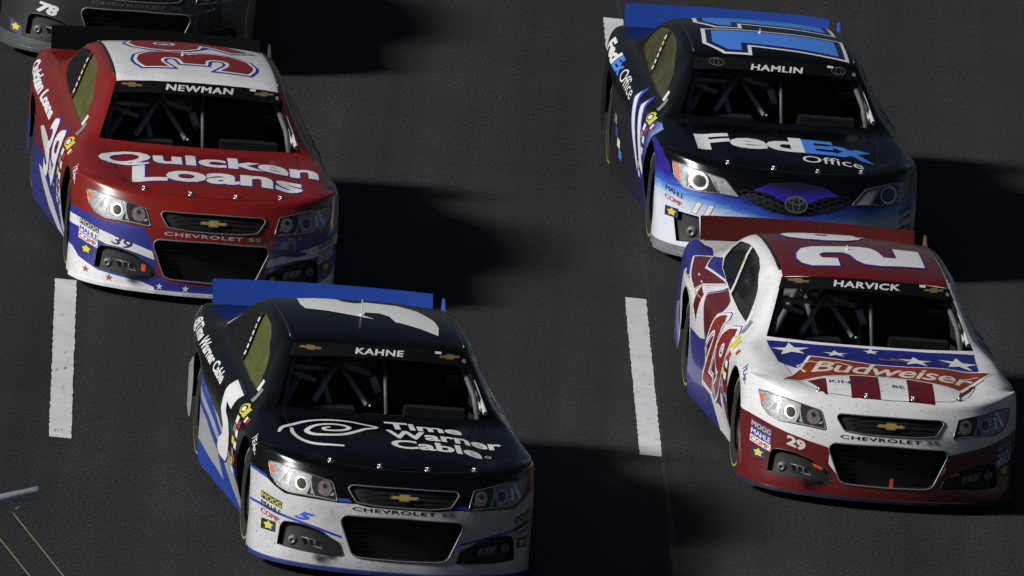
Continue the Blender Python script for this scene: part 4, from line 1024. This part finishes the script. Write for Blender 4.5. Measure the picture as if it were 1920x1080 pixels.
    D.tside('quarter_sponsor', 'Office', 3.34, .775, 2.62, .74, .125, W_(), bold=.0, d=(1, 0, -.55))
    D.ttop('hood_lettering', 'Fed', -.70, .60, .105, .58, .36, W_(), bold=.04)
    D.ttop('hood_lettering', 'Ex', .105, .58, .63, .555, .34, sk, bold=.04)
    D.ttop('hood_small_lettering', 'Office', .07, .385, .53, .375, .13, W_(), bold=.0)
    D.tfront('nose_number', '11', -.755, .395, -.60, .385, .085, W_(), bold=.05, shear=.25, outline=(.02, vinyl('navy', (.02, .02, .09))))
    # honeycomb and oval badge in the upper grille
    hx = []
    for i in range(-7, 8):
        for j in range(-2, 3):
            cx, cz = i*.055, .545+j*.036+(.018 if i % 2 else 0)
            if inside(cx, cz, UG_CAM) and abs(cx) > .08: hx.append(stroke([(cx+.031*math.cos(R(60*q)), cz+.019*math.sin(R(60*q))) for q in range(6)], .004, True))
    D.front('mesh_cell', merge(*hx), mat('grille_cell', (.045, .045, .055), .35, .3), lift=-.004, parent=ug)['kind'] = 'stuff'
    D.front('purple_panel', poly([(-.33,.618),(-.22,.61),(-.10,.565),(0,.557),(.10,.565),(.22,.61),(.33,.618),(.2,.68),(0,.70),(-.2,.68)]), fade_mat('purple_fade', [(0, (.03, .02, .40)), (1, (.010, .010, .03))], 2, .56, .66, .02), lift=.002)
    em = merge(stroke(arc(0, .545, .082, .056, 0, 345, 30), .011, True), stroke(arc(0, .545, .026, .052, 0, 345, 24), .008, True), stroke(arc(0, .570, .058, .022, 0, 345, 24), .008, True))
    D.front('emblem_ground', ellipse(0, .545, .082, .056), K_(), lift=.006, parent=ug); D.front('emblem', em, CH_(), lift=.009, parent=ug)
    for y, z, m in ((3.1, .52, GR_()), (3.0, .44, BL_()), (2.85, .38, W_()), (2.75, .31, sk)): D.side('sponsor_sticker', poly([(y-.08, z-.03), (y+.08, z-.03), (y+.08, z+.035), (y-.08, z+.035)]), m, lift=.004)
    return root

# ================================================================== number 78, black, mostly cut off by the picture edge
def car78():
    k = paint('graphite', (.020, .022, .025), .28, .8, .2); g = paint('graphite_grey', (.07, .08, .085), .35, .5, .35)
    Z = [('front', [(-1.1,.165),(-.9,.16),(-.6,.145),(-.3,.125),(0,.12),(.3,.125),(.6,.145),(.9,.16),(1.1,.165),(1.1,.03),(-1.1,.03)], g),
         ('front', [(.60,.50),(.80,.55),(1.1,.60),(1.1,.2),(.90,.18),(.86,.36),(.72,.42)], g)]
    root, surf, D, hood, body, ug = stock_car('78', 'ss', (k, None, None, K_()), Z, (k, g, k), glass_mat('window_dark_clear', (.02, .022, .024), .75),
        'dark graphite stock car behind the red one, number 78 on its nose')
    common(D, root, ug, '78', '', (-.2, 1.243, .2, 1.243, .03), 'ss', vinyl('dim_letter', (.06, .06, .065)), None, stickers=False, side=False) if False else None
    D.front('windshield_banner', poly(BANNER), mat('banner_black', (.003,.003,.0035), .6, spec=.15), lift=.002)
    D.tfront('nose_lettering', 'CHEVROLET SS', -.355, .489, .355, .489, .026, vinyl('dim_letter', (.07, .07, .075)), bold=.045, space=1.08)
    D.front('emblem', xf(bowtie(), .090, .030, 0, .597), vinyl('dull_gold', (.16, .13, .04)), lift=.006, parent=ug)
    D.tfront('nose_number', '78', -.76, .372, -.595, .345, .085, W_(), bold=.05, shear=.3)
    D.front('sticker', poly([(-.93,.27),(-.85,.235),(-.85,.155),(-.93,.185)]), vinyl('violet', (.06, .05, .14)), lift=.0035)
    D.front('sticker_print', star(-.892, .215, .030, 0, .6), Y_(), lift=.005)
    D.tfront('sponsor_lettering', 'Furniture Row', .62, .335, .82, .355, .022, GR_(), bold=.0)
    roof_number(D, '78', -.40, .44, 2.20, 3.10, W_(), [], .045); door_number(D, '78', 2.55, 1.75, .38, .85, W_(), [], .05, .25)
    return root

# === BUILD ===
# ------------------------------------------------------------------ track surface
def road_mat():
    mm = bpy.data.materials.new('asphalt'); mm.use_nodes = True; nt = mm.node_tree; b = nt.nodes['Principled BSDF']; L = nt.links.new
    tc = nt.nodes.new('ShaderNodeTexCoord')
    def noise(scale, detail, rough, st=(1, 1, 1)):
        mp = nt.nodes.new('ShaderNodeMapping'); mp.inputs['Scale'].default_value = st; L(tc.outputs['Object'], mp.inputs[0])
        n = nt.nodes.new('ShaderNodeTexNoise'); n.inputs['Scale'].default_value = scale; n.inputs['Detail'].default_value = detail; n.inputs['Roughness'].default_value = rough
        L(mp.outputs[0], n.inputs[0]); return n
    fine = noise(78, 4, .9, (1, .22, 1)); big = noise(.45, 5, .6); band = noise(1.6, 3, .6, (1, .015, 1))
    def mr(n, a, b_, c, d):
        m_ = nt.nodes.new('ShaderNodeMapRange'); m_.inputs[1].default_value = a; m_.inputs[2].default_value = b_; m_.inputs[3].default_value = c; m_.inputs[4].default_value = d
        L(n.outputs[0], m_.inputs[0]); return m_
    f = mr(fine, .36, .66, .15, 2.0); g = mr(big, .3, .7, .86, 1.12); h = mr(band, .32, .68, .70, 1.22)
    m1 = nt.nodes.new('ShaderNodeMath'); m1.operation = 'MULTIPLY'; L(f.outputs[0], m1.inputs[0]); L(g.outputs[0], m1.inputs[1])
    m2 = nt.nodes.new('ShaderNodeMath'); m2.operation = 'MULTIPLY'; L(m1.outputs[0], m2.inputs[0]); L(h.outputs[0], m2.inputs[1])
    c = nt.nodes.new('ShaderNodeMix'); c.data_type = 'RGBA'; c.blend_type = 'MULTIPLY'; c.inputs[0].default_value = 1; c.inputs[6].default_value = (.0280, .0280, .0300, 1); L(m2.outputs[0], c.inputs[7])
    L(c.outputs[2], b.inputs['Base Color']); b.inputs['Roughness'].default_value = .9; b.inputs['Specular IOR Level'].default_value = .15
    bp = nt.nodes.new('ShaderNodeBump'); bp.inputs['Strength'].default_value = .5; bp.inputs['Distance'].default_value = .003; L(fine.outputs['Fac'], bp.inputs['Height']); L(bp.outputs[0], b.inputs['Normal'])
    return mm
tr = mobj('track', [(-400, -300, 0), (400, -300, 0), (400, 900, 0), (-400, 900, 0)], [[0, 1, 2, 3]], road_mat()); tag(tr, kind='structure')
LANE = math.tan(R(-1.8545))
def strip(name, x0, ya, yb, w, m, z=.004, wob=0, n=1):
    V = []; F = []
    for i in range(n+1):
        y = ya+(yb-ya)*i/n; cx = x0+y*LANE
        V += [(cx-w/2+random.uniform(-wob, wob), y, z), (cx+w/2+random.uniform(-wob, wob), y, z)]
    for i in range(n): F.append([2*i, 2*i+1, 2*i+3, 2*i+2])
    return mobj(name, V, F, m)
def lane_mat():
    mm = mat('lane_paint', (.68, .68, .69), .7, noise=.25, nscale=3); nt = mm.node_tree; b = nt.nodes['Principled BSDF']
    tc = nt.nodes.new('ShaderNodeTexCoord'); n = nt.nodes.new('ShaderNodeTexNoise'); n.inputs['Scale'].default_value = 14; n.inputs['Detail'].default_value = 7; n.inputs['Roughness'].default_value = .8
    mp_ = nt.nodes.new('ShaderNodeMapping'); mp_.inputs['Scale'].default_value = (1, .22, 1); nt.links.new(tc.outputs['Object'], mp_.inputs[0]); nt.links.new(mp_.outputs[0], n.inputs[0]); r = nt.nodes.new('ShaderNodeMapRange'); r.inputs[1].default_value = .60; r.inputs[2].default_value = .65; nt.links.new(n.outputs['Fac'], r.inputs[0])
    old = b.inputs['Base Color'].links[0].from_socket; mx = nt.nodes.new('ShaderNodeMix'); mx.data_type = 'RGBA'; nt.links.new(r.outputs[0], mx.inputs[0]); nt.links.new(old, mx.inputs[6]); mx.inputs[7].default_value = (.10, .10, .10, 1)
    nt.links.new(mx.outputs[2], b.inputs['Base Color']); return mm
lm_ = lane_mat()
seam_m = mat('seam_tar', (.019, .019, .021), .85, noise=.4, nscale=6)
tm_ = mat('rubber_mark', (.017, .017, .019), .8, noise=.6, nscale=5)
for (xa, ya, xb, yb, w) in ((-1.42, 3.95, -1.12, 3.70, .05),):
    V = []; F = []; n_ = 24
    for k in range(n_+1):
        t = k/n_; cx, cy = xa+(xb-xa)*t+.03*math.sin(5*t), ya+(yb-ya)*t; ww = w*(1-abs(2*t-1)**4)*random.uniform(.75, 1)
        V += [(cx-ww/2, cy, .0012), (cx+ww/2, cy, .0012)]
    for k in range(n_): F.append([2*k, 2*k+1, 2*k+3, 2*k+2])
    tag(mobj('tyre_mark', V, F, tm_), kind='structure')
for (x0, y1, labels) in ((.9177, .15, 'r'),):
    s_ = strip('road_seam', x0+(.09 if labels == 'r' else .13), -60, 120, .035, seam_m, .0012, .008, 200); tag(s_, kind='structure')
for ya, yb, x0, lab in ((-7.173, -1.387, -3.3025, 'white lane dash on bare track left of the silver-nosed black car'),
                        (-5.721, .065, .9177, 'white lane dash between the silver-nosed black car and the white and maroon car'),
                        (5.74, 11.53, .9577, 'white lane dash partly hidden behind the tail of the pale blue nosed car')):
    d = strip('lane_dash', x0, ya, yb, .158, lm_, .004, .004, 90); tag(d, lab, 'road marking', 'painted lane dashes')

# ------------------------------------------------------------------ catch fence end in the near left corner
def fence():
    fr = empty('catch_fence', (FP['post'][0], FP['post'][1], 0)); tag(fr, 'grey fence rail end with thin yellowish cables at the lower left corner', 'fence')
    o = Vector(fr.location); P = {k: Vector(v)-o for k, v in FP.items()}
    gs = mat('galvanised_steel', (.72, .73, .80), .6, .0, noise=.5, nscale=25); cb = mat('cable_yellow', (.45, .42, .26), .5)
    r = MB(); r.tube([P['railL'], P['railR']], .034, 14); r.build('rail', gs, fr, True)
    p = MB(); p.tube([Vector((P['railL'].x, P['railL'].y, 0)), P['railL']+Vector((0, 0, .2))], .06, 14); p.build('post', gs, fr, True)
    r = MB(); r.tube([P['lowL'], P['lowR']], .03, 12); r.build('rail', gs, fr, True)
    for a, b in (('a0', 'a1'), ('b0', 'b1')):
        c = MB(); c.tube([P[a], P[b]], .0042, 6); c.build('cable', cb, fr)
    c = MB(); q = P['clip']; c.tube([q+Vector((-.03, 0, -.02)), q+Vector((0, 0, .0)), q+Vector((.02, 0, .05))], .012, 8); c.build('clamp', gs, fr, True)
FP = {'railR': (-2.3911, -43.8234, 7.1749), 'railL': (-4.8794, -43.8234, 6.3625), 'a0': (-3.4204, -43.8234, 7.9979), 'a1': (-1.1142, -43.8234, 5.5783), 'b0': (-3.5189, -43.8234, 7.8952), 'b1': (-1.3525, -43.8234, 5.624), 'clip': (-2.4777, -43.8234, 7.0963), 'lowL': (-4.7745, -43.8234, 5.1919), 'lowR': (-1.1074, -43.8234, 5.5673), 'post': (-4.8794, -43.8234, 0)}
fence()

# ------------------------------------------------------------------ the cars
car39(); car5(); car29(); car11(); car78()
